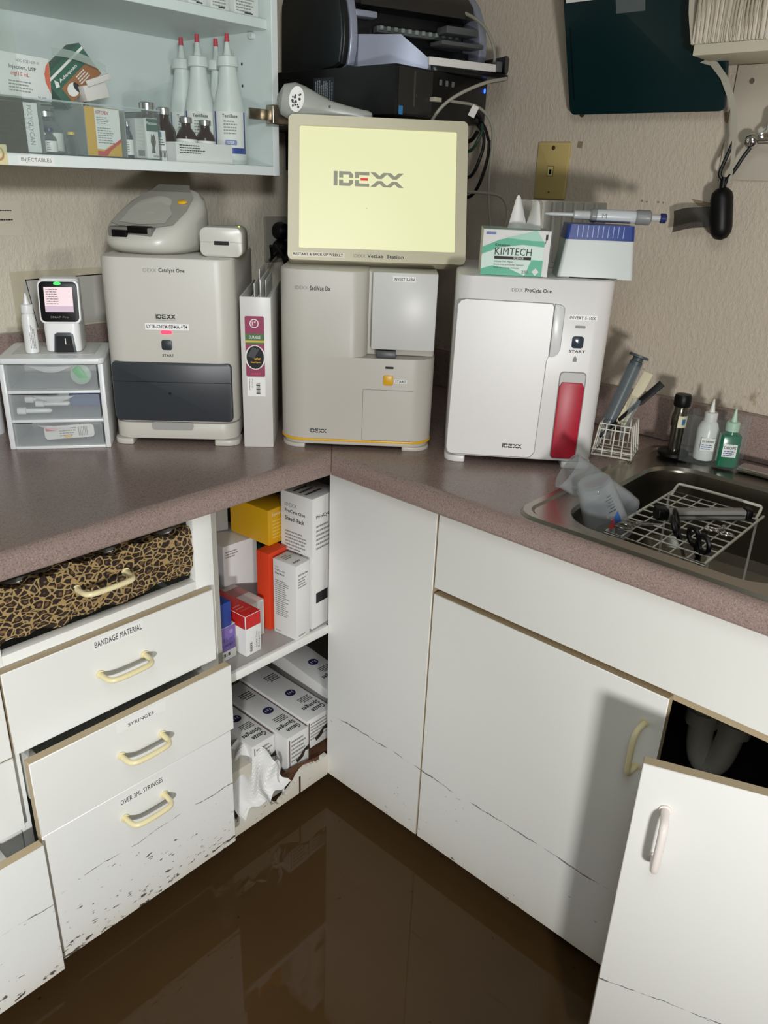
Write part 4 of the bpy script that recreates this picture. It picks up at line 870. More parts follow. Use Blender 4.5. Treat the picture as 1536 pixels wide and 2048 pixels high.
mb = MB(); mb.lathe([(.003, -.008), (.003, .002), (.0145, .006), (.0145, L - .022), (.021, L - .021), (.021, L - .019), (.0147, L - .018)], mat('syringe_clear', 'b4bcc0', .12, alpha=.12, edge=.5), M, 20, cap=False); mb.build('barrel', t)
mb = MB(); mb.lathe([(.0125, .03), (.0125, L - .012), (.0105, L - .010), (.0105, L - .004), (.0195, L - .003), (.0195, L + .002), (.0, L + .002)], mat('plunger_slate', '4a5258', .4), M, 20); 
mb.build('plunger', t)
t, M, L = lean('scrub_brush', 'white bristle brush with cream handle leaning behind the syringe', 'brush', (.40, -.402, .955), (.46, -.428, 1.082))
mb = MB(); mb.box(-.010, .010, -.002, .002, .03, L, mat('cream_plastic', 'd8ceb0', .5), .001, M=M @ RZ(40)); text(mb, F(M @ RZ(40) @ Vector((.004, -.0024, .075)), (M @ RZ(40)).to_3x3() @ Vector((0, 0, 1)), (M @ RZ(40)).to_3x3() @ Vector((-1, 0, 0))), 'IDEXX', 0, .028, 0, .008, INK); mb.build('handle', t)
mb = MB()
for i in range(5):
    for j in range(8): mb.box(-.009 + i * .0042, -.0065 + i * .0042, -.012, -.002, .028 + j * .005, .031 + j * .005, PAPER, M=M @ RZ(40))
o = mb.build('bristles', t); o['kind'] = 'stuff'
t, M, L = lean('black_brush', 'slim black handle sticking out of the wire caddy towards the tube', 'brush', (.395, -.375, .950), (.452, -.462, 1.068))
mb = MB(); mb.prism([(-.0035, 0), (.0035, 0), (.004, L * .62), (.007, L * .66), (.007, L), (-.007, L), (-.007, L * .66), (-.004, L * .62)], -.002, .002, BLK, M=M @ RZ(65) @ XZ, bev=.0008); mb.build('handle', t)
t, M, L = lean('pipette_bulb', 'clear plastic dropper lying in the wire caddy', 'dropper', (.405, -.415, .950), (.42, -.43, 1.035))
mb = MB(); mb.lathe([(.002, 0), (.006, .01), (.007, .06), (.009, .066), (.009, L)], mat('syringe_clear', 'b4bcc0', .12, alpha=.12, edge=.5), M, 14); mb.build('bulb', t)

t = thing('chrome_scope_handle', 'upright metal handle with black cap and base standing behind the sink', 'instrument handle', (.488, -.495, .9198))
mb = MB(); mb.lathe([(.0125, .012), (.0125, .060), (.0150, .064), (.0150, .085), (.0125, .090), (.0125, .104)], mat('tube_metal', '7b7a6d', .18, .95)); 
for k in range(6): pass
mb.add([(.0153 * math.cos(a), .0153 * math.sin(a), z) for z in (.062, .086) for a in [math.radians(195 + 12 * i) for i in range(8)]], [[i, i + 1, i + 9, i + 8] for i in range(7)], mat('tube_label', 'd9d3b4', .5))
mb.add([(.0156 * math.cos(a), .0156 * math.sin(a), z) for z in (.068, .080) for a in [math.radians(225 + 9 * i) for i in range(4)]], [[i, i + 1, i + 5, i + 4] for i in range(3)], mat('tube_label_blue', '3a6f9c', .5))
mb.build('shaft', t)
mb = MB(); mb.lathe([(.0145, .103), (.0165, .106), (.0165, .122), (.0145, .127), (.0, .128)], BLK, None, 20)
mb.build('cap', t); mb = MB(); mb.lathe([(.026, .0), (.030, .003), (.030, .009), (.025, .0125), (.0, .0125)], BLK, None, 28); mb.build('base', t)

bx = thing('clear_box', 'clear plastic box standing behind the sink with two dropper bottles in it', 'clear box', (.507, -.565, .9198), -80)
mb = MB(); mb.box(-.055, .055, -.032, -.030, 0, .095, CLEAR); mb.box(-.055, .055, .030, .032, 0, .095, CLEAR); mb.box(-.055, -.053, -.030, .030, 0, .095, CLEAR); mb.box(.053, .055, -.030, .030, 0, .095, CLEAR); mb.box(-.053, .053, -.030, .030, 0, .002, CLEAR); mb.build('box', bx)
def dropper(name, label, loc, col, lab, sq):
    t = thing(name, label, 'bottle', loc, -60); mb = MB()
    if sq: mb.rbox(-.019, .019, -.014, .014, 0, .066, .006, col, .004); mb.lathe([(.012, .066), (.011, .072)], col)
    else: mb.lathe([(.0185, 0), (.0205, .003), (.0205, .062), (.016, .074), (.0125, .078)], col)
    if lab:
        y = -.0145 if sq else -.021
        rect(mb, F((0, y, 0), (1, 0, 0), (0, 0, 1)), -.013, .013, .022, .048, LB)
        text(mb, F((0, y - .0005, 0), (1, 0, 0), (0, 0, 1)), lab, -.011, .011, .038, .044, INK, True); lines(mb, F((0, y - .0005, 0), (1, 0, 0), (0, 0, 1)), -.011, .011, .024, .036, 3, NAVY)
    mb.build('bottle', t)
    mb = MB(); z = .072 if sq else .078; mb.lathe([(.0125, z), (.0125, z + .016), (.0105, z + .018)], mat('dropper_cap_' + name[:5], 'b9d6c0' if sq else 'dcdcd8', .35)); mb.build('cap', t)
    mb = MB(); mb.lathe([(.006, z + .0182), (.0045, z + .026), (.0015, z + .044), (.0, z + .0445)], mat('nozzle_' + name[:5], 'bcd9c6' if sq else 'e3e3df', .35)); mb.build('nozzle', t)
dropper('glue_bottle', 'white dropper bottle in the clear box behind the sink', (.510, -.548, .9222), mat('bottle_white', 'e2e2df', .3), 'Eye Lubricant', False)
dropper('green_bottle', 'green dropper bottle in the clear box behind the sink', (.497, -.597, .9222), mat('green_liquid', '1d6b4c', .15), 'DROPS', True)

# ================================================================== OPEN CORNER SHELF: boxes
SHZ = .5085
def carton(name, label, org, yaw, w, d, h, fc=CARD, lc=None, tc=None, prints=None, cat_='box', tilt=None, bev=.0012):
    t = thing(name, label, cat_, org, yaw, rot=tilt)
    def rule(f):
        n = f.normal
        if n.x < -.7: return lc or fc
        if n.z > .7: return tc or fc
        return fc
    mb = MB(); mb.box(0, w, 0, d, 0, h, fc, bev, 2, rule=rule)
    if prints: prints(mb, w, d, h)
    mb.build('carton', t); return t
def lf(d): return F((-.0004, d, 0), (0, -1, 0), (0, 0, 1))    # left face, a from the back edge
def topf(h): return F((0, 0, h + .0004), (1, 0, 0), (0, 1, 0))
ORG = mat('orange_print', 'd8401e', .5); REDP = mat('red_print', 'c5201f', .5)
def pr_sheath(mb, w, d, h):
    text(mb, lf(d), 'IDEXX', .012, .045, h - .032, h - .024, GREYINK); text(mb, lf(d), 'ProCyte One', .012, .068, h - .048, h - .038, INK, True); text(mb, lf(d), 'Sheath Pack', .012, .066, h - .064, h - .054, INK, True)
    lines(mb, lf(d), .012, .072, .10, h - .085, 16, GREYINK); text(mb, front(0), 'ProCyte', .012, .060, h - .05, h - .04, INK, True); lines(mb, front(0), .012, .06, h - .12, h - .06, 6, GREYINK); rect(mb, front(0), .012, .05, .06, .085, INK); lines(mb, topf(h), .01, .07, .02, .07, 3, INK)
carton('reagent_box', 'tallest white carton, standing at the right of the open shelf', (-.040, .0125, SHZ), 6, .085, .088, .306, prints=pr_sheath)
def pr_tall(mb, w, d, h):
    text(mb, lf(d), 'IDEXX', .006, .016, h - .018, h - .0145, GREYINK); text(mb, lf(d), 'ProCyte Dx', .006, .034, h - .026, h - .0215, INK, True); text(mb, lf(d), 'Stain Pack', .006, .032, h - .033, h - .0285, INK, True); lines(mb, lf(d), .006, .046, .045, h - .045, 18, GREYINK); text(mb, lf(d), 'IDEXX', .006, .020, .006, .0085, INK)
    text(mb, front(0), 'IDEXX Stain Pack', .006, .036, h - .026, h - .0215, INK, True); lines(mb, front(0), .006, .034, h - .055, h - .03, 4, GREYINK); text(mb, front(0), 'IDEXX', .008, .028, .006, .009, INK, True)
    text(mb, topf(h), 'IDEXX', .008, .03, .012, .018, INK, True); lines(mb, topf(h), .010, .036, .035, .055, 3, GREYINK)
carton('reagent_box', 'slim white carton standing in front of the orange one, at the shelf front', (-.0935, -.0005 + .004, SHZ), 7, .043, .064, .176, prints=pr_tall)
carton('reagent_box', 'bright orange carton standing behind the slim white one', (-.106, .074, SHZ), 7, .055, .036, .183, fc=ORG, cat_='box')
def pr_big(mb, w, d, h): lines(mb, front(0), .006, .040, h - .03, h - .012, 3, GREYINK)
carton('reagent_box', 'wide white carton at the back carrying the yellow box', (-.150, .172, SHZ), -3, .088, .20, .1795, prints=pr_big)
carton('reagent_box', 'teal carton standing between the wide white and the orange cartons', (-.058, .165, SHZ), -3, .030, .15, .136, fc=mat('teal_box', '18706f', .5))
YB = mat('yellow_box', 'cf9d10', .5)
def pr_y(mb, w, d, h): text(mb, front(0), 'SediVue', .010, .055, h - .016, h - .010, PAPER); lines(mb, front(0), .012, .065, .012, h - .024, 6, mat('yellow_print', 'e0bd50', .5))
carton('reagent_box', 'yellow carton lying on top of the wide white carton', (-.080, .105, SHZ + .182), 4, .083, .12, .082, fc=YB, prints=pr_y, bev=.003)
carton('reagent_box', 'grey-white carton stacked behind the yellow one under the countertop', (-.168, .262, SHZ + .182), -20, .085, .09, .085, fc=mat('carton_grey', 'bdbdbb', .5), prints=lambda mb, w, d, h: lines(mb, lf(d), .01, .05, .03, .05, 2, GREYINK))
def pr_red(mb, w, d, h):
    def bandr(fr, a0, a1): rect(mb, fr, a0, a1, h - .030, h - .0012, REDP)
    bandr(front(0), .0012, w - .0012); bandr(lf(d), .0012, d - .0012)
    fu = F((0, -.0008, 0), (0, 0, 1), (-1, 0, 0)); text(mb, fu, 'IDEXX', .008, .030, -.016, -.010, INK, True); text(mb, fu, 'SDMA Test', .012, .050, -.030, -.0255, GREYINK); text(mb, fu, 'Reagent', .010, .046, -.0365, -.0325, INK)
    text(mb, topf(h), 'Catalyst', .006, .034, .02, .026, mat('pink_print', 'e58a80', .5)); lines(mb, topf(h), .006, .034, .03, .05, 2, mat('pink_print', 'e58a80', .5))
carton('reagent_box', 'white carton with red lid lying low at the left front of the shelf', (-.207, .029, SHZ), 3, .041, .17, .094, tc=REDP, prints=pr_red)
def pr_w2(mb, w, d, h): rect(mb, topf(h), .0012, w - .0012, .045, .08, mat('pale_red', 'a86a66', .5))
carton('reagent_box', 'small white carton with faded pink stripe behind the red-lidded one', (-.160, .072, SHZ), 3, .038, .095, .085, fc=mat('carton_pale', 'd6cfca', .5), prints=pr_w2)
def pr_pu(mb, w, d, h):
    rect(mb, front(0), .0012, w - .0012, .022, h - .0012, mat('purple_print', '7a63a8', .5)); disc(mb, front(-.0003), w - .012, h - .014, .005, .005, mat('lilac_print', '9a88c0', .5))
    fr = front(-.0005)
    text(mb, fr, 'S-15 ml', .006, w - .006, .045, .053, NAVY); text(mb, fr, '65 strips', .006, w - .008, .031, .039, NAVY, True); text(mb, fr, 'a.s.s', .004, w - .016, .010, .017, INK, True)
carton('reagent_box', 'purple and white carton with handwriting at the left shelf edge', (-.266, .046, SHZ), 3, .049, .11, .078, prints=pr_pu)
carton('reagent_box', 'deep blue carton resting on the purple one', (-.272, .044, SHZ + .0785), 2, .044, .11, .055, fc=mat('blue_box', '1b3a8c', .45))
# plastic bag of odds in the back-left of the shelf
t = thing('clear_bag', 'crumpled clear plastic bag in the dark back-left of the shelf', 'bag', (-.24, .25, SHZ)); mb = MB(); rs = random.Random(9)
def bag(u, v):
    a = 2 * math.pi * u; r = (.045 + .012 * math.sin(5 * a) + .008 * math.sin(11 * a + 3)) * (1 - .75 * v ** 2); return (r * math.cos(a) * .9, r * math.sin(a), .16 * v + .01 * math.sin(3 * a) * v)
mb.grid(bag, 40, 12, mat('bag_film', 'aab0b2', .15, alpha=.14, edge=.4)); mb.build('film', t)

# gauze boxes below
PURP = mat('gauze_purple', '5a2c40', .5); GN = mat('gauze_navy', '23244f', .5)
def pr_gauze(mb, w, d, h):
    ft = F((w, d, h + .0006), (0, -1, 0), (1, 0, 0))   # top: reading direction runs towards the front; v = +x
    ft = F((0, d, h + .0006), (0, -1, 0), (1, 0, 0))
    rect(mb, ft, .004, d - .004, w - .0035, w - .001, PURP); disc(mb, ft, d * .56, w * .56, .0125, .0135, GN, .0002)
    fu = F((0, d, h + .0011), (1, 0, 0), (0, 1, 0)); text(mb, F((w, d, h + .0012), (-1, 0, 0), (0, -1, 0)), '3 x 3', w * .44 - .008, w * .44 + .008, d * .56 - .004, d * .56 + .004, PAPER, True)
    text(mb, ft, 'Gauze', d - .062, d - .014, w - .030, w - .017, INK, True) if False else None
    g = F((w, d, h + .0006), (-1, 0, 0), (0, -1, 0)); text(mb, g, 'Gauze', .010, .046, d - .028, d - .013, INK, True); text(mb, g, 'Sponges', .010, .060, d - .050, d - .032, INK, True)
    lines(mb, g, .012, .046, d - .078, d - .056, 4, INK, .2); lines(mb, g, .012, .046, d - .205, d - .175, 4, INK, .2)
    rect(mb, front(0), .006, .0085, .008, h - .008, PURP); lines(mb, front(0), .012, w - .008, .020, h - .010, 6, GREYINK)
    polyf(mb, front(-.0004), [(.030, .012), (.048, .020), (.055, .034), (.070, .030), (.066, .046), (.050, .040), (.040, .030), (.026, .022)], mat('mould', '2a211c', .9))
GZ = 'gauze sponge boxes below the shelf'
carton('gauze_box', 'uppermost white Gauze Sponges box furthest right under the shelf', (.062, .075, .186), -3, .082, .24, .085, prints=pr_gauze, cat_='gauze box', tilt=(math.radians(3), 0, math.radians(-3)))
carton('gauze_box', 'white Gauze Sponges box with round navy mark, second from the right', (-.041, .030, .1705), 0, .084, .25, .083, prints=pr_gauze, cat_='gauze box')
carton('gauze_box', 'shaded Gauze Sponges box whose mouldy end faces out, third from the right', (-.108, .022, .1505), 0, .066, .25, .096, prints=pr_gauze, cat_='gauze box')
carton('gauze_box', 'Gauze Sponges box at the back left, its torn front hidden by crumpled packaging', (-.178, .060, .1505), 0, .066, .24, .092, prints=pr_gauze, cat_='gauze box')
# crumpled burst gauze box at front left
t = thing('torn_gauze_box', 'burst crumpled white gauze packaging sagging over the bottom rail', 'torn box', (-.21, .02, .15)); mb = MB()
def crum(u, v):
    x = -.070 + .125 * u + .02 * v; y = -.030 + .12 * (1 - v); z = .085 - .075 * v ** 1.6 - .02 * (1 - u) * v
    z += .010 * math.sin(9 * u + 5 * v) * math.sin(7 * v + 2 * u) + .006 * math.sin(23 * u * v + 4); y += .008 * math.sin(11 * u) * v; x += .006 * math.sin(13 * v)
    return (x, y, z)
mb.grid(crum, 26, 22, CARD); o = mb.build('crumpled_flap', t, flat=True)
mb = MB(); mb.grid(lambda u, v: (.050 + .018 * u + .012 * v + .004 * math.sin(9 * v), -.022 + .02 * u - .004 * v + .005 * math.sin(8 * u), .075 - .095 * v - .01 * u + .006 * math.sin(12 * u + 3 * v)), 8, 12, CARD); mb.build('torn_strip', t, flat=True)
mb = MB(); mb.box(-.068, .015, .02, .20, .0, .075, mat('carton_damp', 'cfcabb', .7), .004); mb.build('carton', t)
# sodden brown cardboard box they rest on
t = thing('cardboard_box', 'sodden brown cardboard box propping up the gauze boxes', 'cardboard box', (-.19, .016, .1185)); KB = mat('cardboard', '5a3a24', .8, var=.25, vscale=14)
mb = MB(); mb.box(.06, .29, .004, .30, 0, .031, KB, .003); mb.build('carton', t)
mb = MB(); mb.grid(lambda u, v: (.055 + .11 * u, -.002 + .006 * math.sin(5 * u) - .004 * v, .031 + .05 * (v - .6) * (1 - .3 * u)), 10, 5, KB); mb.build('flap', t)

# ================================================================== WALL CABINET (left wall)
wc = thing('wall_cabinet', 'white wall cabinet with sliding glass and INJECTABLES label on the left wall', 'wall cabinet', (-.2, .45, 1.415))
CX0, CX1, CY0, CY1 = -1.0, .137, .305, WY - .0008
CW = mat('cabinet_white', 'dfe5e2', .45); mb = MB()
mb.box(CX1 - .016, CX1, CY0, CY1, 1.415, 2.1, CW, .0008, 1); mb.box(CX0, CX0 + .016, CY0, CY1, 1.415, 2.1, CW); mb.box(CX0 + .016, CX1 - .016, CY0, CY1, 1.415, 1.4335, CW, .0008, 1); mb.box(CX0 + .016, CX1 - .016, CY0, CY1, 2.084, 2.1, CW)
mb.box(CX0 + .016, CX1 - .016, CY1 - .006, CY1, 1.4335, 2.084, CW)
for yy in (.40, .50):
    for zz in (1.48, 1.585, 1.625, 1.735): mb.cyl((CX1 - .0161, yy, zz), (CX1 - .0164, yy, zz), .003, BLACK, 10)
sub(mb, 'carcass', wc)
mb = MB(); mb.box(CX0 + .016, CX1 - .0165, CY0 + .012, CY1 - .007, 1.6795, 1.697, CW, .0008, 1); sub(mb, 'shelf', wc)
mb = MB(); mb.cyl((CX1 - .0162, .36, 1.672), (CX1 - .026, .36, 1.672), .006, PW, 14); sub(mb, 'shelf_pin', wc)
mb = MB(); mb.box(-.50, .118, CY0 - .0035, CY0 - .0005, 1.432, 2.08, GLASS); sub(mb, 'glass_pane', wc)
mb = MB(); mb.box(CX0, -.40, CY0 - .0075, CY0 - .0045, 1.432, 2.08, mat('edge_glass', 'c9cbb8', .05, alpha=.06)); sub(mb, 'glass_pane', wc)
mb = MB(); ln = F((0, CY0 - .0004, 0), (1, 0, 0), (0, 0, 1)); rect(mb, ln, -.416, -.355, 1.4165, 1.4310, mat('label_tape', 'ecebe6', .3)); text(mb, F((0, CY0 - .0008, 0), (1, 0, 0), (0, 0, 1)), 'INJECTABLES', -.411, -.360, 1.4200, 1.4275, mat('faded_ink', '6d6d68', .6)); sub(mb, 'label_strip', wc)
mb = MB(); rect(mb, ln, -.475, -.432, 1.4155, 1.445, mat('sticker_cream', 'ddd0a4', .5)); disc(mb, F((0, CY0 - .0008, 0), (1, 0, 0), (0, 0, 1)), -.445, 1.431, .008, .010, mat('sticker_tan', 'b08a62', .5)); disc(mb, F((0, CY0 - .0011, 0), (1, 0, 0), (0, 0, 1)), -.4455, 1.432, .0055, .0075, mat('sticker_cream', 'ddd0a4', .5)); sub(mb, 'sticker', wc)
NK = mat('nickel', 'a79d8c', .25, .95)
mb = MB(); mb.box(.052, .098, CY0 - .012, CY0 - .0076, 1.517, 1.537, NK, .001); sub(mb, 'lock_plate', wc)
mb = MB(); mb.box(.096, .142, CY0 - .030, CY0 - .0076, 1.510, 1.5455, NK, .003, 3); sub(mb, 'lock', wc)

def W3(x, y, z=1.4337): return (x, y, z)
def vial(x, y, h, r, label, glass=AMBER, lb=True, z=1.4337, grp=None, capm=None, cat_='vial'):
    t = thing('vial', label, cat_, (x, y, z), -38, group=grp); mb = MB()
    mb.lathe([(r * .9, 0), (r, .002), (r, h * .55), (r * .85, h * .64), (r * .48, h * .76), (r * .45, h * .86)], glass, None, 24)
    mb.build('bottle', t)
    if lb:
        mb = MB(); mb.add([((r + .0004) * math.cos(a), (r + .0004) * math.sin(a), zz) for zz in (h * .08, h * .50) for a in [math.radians(160 + 12 * i) for i in range(19)]], [[i, i + 1, i + 20, i + 19] for i in range(18)], PAPER)
        fr = F((0, -r - .0012, 0), (1, 0, 0), (0, 0, 1)); lines(mb, fr, -r * .35, r * .35, h * .14, h * .46, 5, GREYINK); mb.build('label', t)
    mb = MB(); mb.lathe([(r * .46, h * .86), (r * .62, h * .865), (r * .62, h * .98), (r * .55, h), (.0, h)], capm or ALU, None, 24); mb.build('cap', t)
    return t
def squirt(x, y, s, label, grp='white squirt bottles in the wall cabinet'):
    t = thing('squirt_bottle', label, 'squirt bottle', W3(x, y), 0, group=None, rot=(0, 0, math.radians(-35))); mb = MB(); WB = mat('bottle_ldpe', 'd5d9d4', .35)
    r = .033 * s
    mb.lathe([(r * .93, 0), (r, .003), (r, .098), (r * .93, .108), (r * .62, .150), (r * .50, .178), (r * .50, .186)], WB, None, 32); mb.build('bottle', t)
    mb = MB()
    def arc(a0, a1, z0, z1, m, dr=.0005, n=12): mb.add([((r + dr) * math.cos(math.radians(a0 + (a1 - a0) * i / n)), (r + dr) * math.sin(math.radians(a0 + (a1 - a0) * i / n)), z) for z in (z0, z1) for i in range(n + 1)], [[i, i + 1, n + 2 + i, n + 1 + i] for i in range(n)], m)
    BL = mat('label_royal', '1f3a8a', .4); arc(200, 340, .030, .097, PAPER, .0003); arc(322, 332, .030, .097, BL); arc(205, 215, .030, .097, BL); arc(205, 332, .020, .031, BL, .0005)
    fr = F((0, -r - .0012, 0), (1, 0, 0), (0, 0, 1)); text(mb, fr, 'TextiBase', -.016, .014, .086, .092, INK, True); lines(mb, fr, -.014, .014, .055, .082, 5, GREYINK); rrect(mb, fr, -.012, .012, .036, .045, .003, BL); text(mb, F((0, -r - .0016, 0), (1, 0, 0), (0, 0, 1)), 'USP', -.007, .007, .038, .043, PAPER, True); mb.build('label', t)
    mb = MB(); rc = .0200; mb.lathe([(rc * 1.0, .178), (rc * 1.08, .179), (rc, .196), (rc * .8, .197), (.0085, .1975), (.0075, .199)], WB, None, 28); mb.build('cap', t)
    mb = MB(); mb.lathe([(.0085, .198), (.0065, .205), (.0035, .228)], WB, None, 16); mb.build('nozzle', t)
    mb = MB(); mb.lathe([(.0050, .222), (.0042, .2365), (.0, .237)], mat('tip_red', 'c01f34', .4), None, 16); mb.build('nozzle_tip', t)
squirt(.066, .376, 1.0, 'frontmost white squirt bottle with blue label and red tip')
squirt(.040, .439, .97, 'white squirt bottle with red tip, second from the left of four')
squirt(.048, .506, .97, 'white squirt bottle with red tip, leftmost and furthest back of four')
squirt(.094, .450, .70, 'white squirt bottle mostly hidden behind the frontmost one')
# amber vials in and around the low white tray
tyt = thing('vial_tray', 'low white carton tray holding amber vials before the squirt bottles', 'tray', W3(-.104, .322), 0)
mb = MB(); mb.box(0, .132, 0, .0012, 0, .034, CARD); mb.box(0, .132, .045, .0462, 0, .034, CARD); mb.box(0, .0012, .0012, .045, 0, .034, CARD); mb.box(.1308, .132, .0012, .045, 0, .034, CARD); mb.box(.0012, .1308, .0012, .045, 0, .0012, CARD); lines(mb, front(0), .008, .068, .014, .031, 4, INK); mb.build('tray', tyt)
vial(-.064, .343, .077, .0195, 'amber vial with silver seal, left in the white carton tray', z=1.4352)
vial(-.020, .343, .075, .0195, 'amber vial with silver seal, right in the white carton tray', z=1.4352)
vial(-.078, .395, .095, .022, 'amber vial standing behind the left tray vial', lb=False)
vial(-.120, .385, .100, .024, 'brown vial standing between the clear organiser and the tray', glass=mat('brown_glass', '4a2013', .1), lb=False)
def wcarton(name, label, x, y, yaw, w, d, h, prints, fc=CARD, z=1.4337, tilt=None, **k): return carton(name, label, (x, y, z), yaw, w, d, h, fc=fc, prints=prints, tilt=tilt, **k)
def pr_bar(mb, w, d, h):
    for i in range(7): rect(mb, front(0), .004 + i * .0028, .0055 + i * .0028, .006, .018, INK)
    rect(mb, front(0), .004, .013, h - .012, h - .003, mat('label_cyan', '2f86ac', .5)); lines(mb, front(-.0002), .003, w - .003, h - .026, h - .014, 3, INK)
wcarton('medicine_box', 'narrow white carton with barcode beside the tray', -.1315, .345, 0, .022, .03, .052, pr_bar, cat_='medicine box')
# clear organiser bin with its contents
ob = thing('clear_organizer', 'clear acrylic organiser bin of vials and cartons on the lower cabinet shelf', 'organizer', W3(-.445, .315), 0)
AC = mat('acrylic', 'e3e8e6', .06, alpha=.05); ACE = mat('acrylic_edge', 'cfd8d6', .1, alpha=.45); mb = MB()
mb.box(0, .306, 0, .0015, 0, .082, AC); mb.box(0, .306, .118, .1195, 0, .082, AC); mb.box(0, .0015, .0015, .118, 0, .082, AC); mb.box(.3045, .306, .0015, .118, 0, .082, AC); mb.box(.0015, .3045, .0015, .118, 0, .0015, AC)
mb.build('bin', ob)
mb = MB(); mb.tube([(0, 0, .082), (.306, 0, .082), (.306, .119, .082), (0, .119, .082)], .0016, ACE, 6, closed=True); mb.build('rim', ob)
for x in (.0825, .158, .234): mb = MB(); mb.box(x, x + .0015, .0015, .118, .0015, .078, ACE); mb.build('divider', ob)
ZB = 1.4355
def pr_w(mb, w, d, h): lines(mb, front(0), .006, w - .012, .008, h - .008, 9, mat('pale_print', 'cbc8c0', .6)); text(mb, F((0, -.0004, 0), (0, 0, -1), (1, 0, 0)), 'POLYGLYCAN', -.070, -.012, w - .018, w - .010, GREYINK)
wcarton('medicine_box', 'pale carton filling the left bay of the clear organiser', -.436, .320, 0, .070, .09, .074, pr_w, z=ZB, cat_='medicine box')
def pr_k(mb, w, d, h):
    f = front(0); rect(mb, f, .018, w - .0012, .001, h - .0012, CARD); fk = F((0, -.0009, 0), (1, 0, 0), (0, 0, 1)); text(mb, fk, 'KETOFEN', .0205, .0435, h - .011, h - .005, mat('keto_red', 'c0302c', .5), True); lines(mb, fk, .021, .046, h - .026, h - .014, 4, GREYINK); lines(mb, fk, .021, .052, .020, h - .030, 7, GREYINK, .2)
    polyf(mb, f, [(.018, .001), (.018, .012), (.032, .011), (.044, .018), (w - .001, .028), (w - .001, .001)], YB, .0003); polyf(mb, f, [(.018, .001), (.018, .009), (.030, .008), (.042, .015), (w - .001, .030), (w - .001, .024), (.044, .010), (.036, .001)], mat('keto_red', 'c0302c', .5), .0004)
wcarton('medicine_box', 'yellow and white medicine carton with red swoosh in the clear organiser', -.284, .320, 0, .066, .06, .077, pr_k, fc=YB, z=ZB, cat_='medicine box')
def pr_p(mb, w, d, h): lines(mb, front(0), .002, w - .002, .018, h - .008, 7, mat('pale_print', 'cbc8c0', .6)); rect(mb, front(0), .003, w - .003, .004, .014, mat('barcode_grey', '77736d', .6))
wcarton('medicine_box', 'slim grey-white carton beside the carton with a horse picture', -.186, .324, 0, .019, .05, .066, pr_p, fc=mat('carton_grey', 'bdbdbb', .5), z=ZB, cat_='medicine box')
def pr_h(mb, w, d, h):
    f = front(0); rect(mb, f, .0008, w - .0008, h - .022, h - .001, mat('horse_green', '1e4f42', .5)); text(mb, front(-.0004), 'Pentosan', .002, w - .003, h - .011, h - .006, PAPER, True)
    HG = mat('horse_grey', '4d463f', .6); polyf(mb, f, [(.009, .036), (.010, .042), (.013, .038), (.015, .043), (.018, .036), (.019, .028), (.016, .018), (.017, .010), (.009, .010), (.011, .020), (.008, .028)], HG, .0001); text(mb, f, 'VetOne', .012, .023, .003, .007, NAVY, True)
wcarton('medicine_box', 'white carton with green top and horse head in the clear organiser', -.1655, .322, 0, .0255, .05, .068, pr_h, z=ZB, cat_='medicine box')
vial(-.196, .334, .060, .0085, 'thin dark vial left of the grey-white carton', z=ZB, glass=mat('slate_glass', '2b3240', .15))
vial(-.338, .345, .040, .011, 'small clear vial at the left of the second organiser bay', z=ZB, glass=mat('clear_glass', 'c9d2d4', .05, alpha=.10, edge=.6), capm=mat('cap_navy', '2f3a63', .4))
vial(-.3045, .335, .036, .010, 'small clear vial with yellow cap in the organiser', z=ZB, glass=mat('clear_glass', 'c9d2d4', .05, alpha=.10, edge=.6), lb=False, capm=mat('cap_yellow', 'd6b83e', .4))
vial(-.322, .385, .068, .026, 'wide clear vial with printed label in the second organiser bay', z=ZB, glass=mat('clear_glass', 'c9d2d4', .05, alpha=.10, edge=.6))
vial(-.235, .402, .093, .013, 'silver-capped vial poking up behind the yellow and white carton', z=ZB, glass=AMBER, lb=False)
vial(-.392, .430, .093, .018, 'silver-capped vial behind the pale carton in the organiser', z=ZB, glass=AMBER, lb=False)
# cartons lying on the bin
def pr_inj(mb, w, d, h):
    f = front(0); text(mb, f, 'NDC 63323-629-10', .030, .068, h - .012, h - .0075, GREYINK, True); text(mb, f, 'Injection, USP', .018, .062, h - .024, h - .017, INK, True); text(mb, f, 'mg/10 mL', .020, .050, h - .034, h - .026, mat('inj_red', 'c2543a', .5), True); lines(mb, f, .015, .055, .008, h - .038, 4, GREYINK)
    text(mb, f, 'Rx only', w - .024, w - .010, .003, .006, NAVY, True); P = [(w - .001, .060), (w - .007, .052), (w - .010, .040), (w - .009, .028), (w - .001, .012)]; polyf(mb, f, P, mat('inj_orange', 'd2623e', .5), .0001)
wcarton('medicine_box', 'white carton with orange crescent reading Injection, USP, lying on the organiser', -.412, .345, 0, .086, .07, .064, pr_inj, z=1.5180, cat_='medicine box', tilt=(0, math.radians(2), 0))
def pr_ad(mb, w, d, h):
    f = front(0); G = mat('adequan_green', '1e5a46', .5); BR = mat('adequan_brown', '9a5f2e', .5); rect(mb, f, .0008, w - .0008, h * .50, h - .001, G); polyf(mb, f, [(.014, .001), (.014, h * .50), (w - .001, h * .5), (w - .001, .001)], BR, .0001); rect(mb, f, .0008, w - .001, h - .010, h - .006, PAPER, .0003)
    text(mb, front(-.0005), 'Adequan', .018, .062, h * .58, h * .70, PAPER, True); disc(mb, f, .030, .014, .012, .010, PAPER, .0004); disc(mb, f, .038, .012, .005, .009, BLACK, .0006); lines(mb, front(-.0006), .048, .074, .010, .026, 4, PAPER); polyf(mb, f, [(.006, h * .6), (.012, h * .78), (.016, h * .66), (.013, h * .55)], PAPER, .0005)
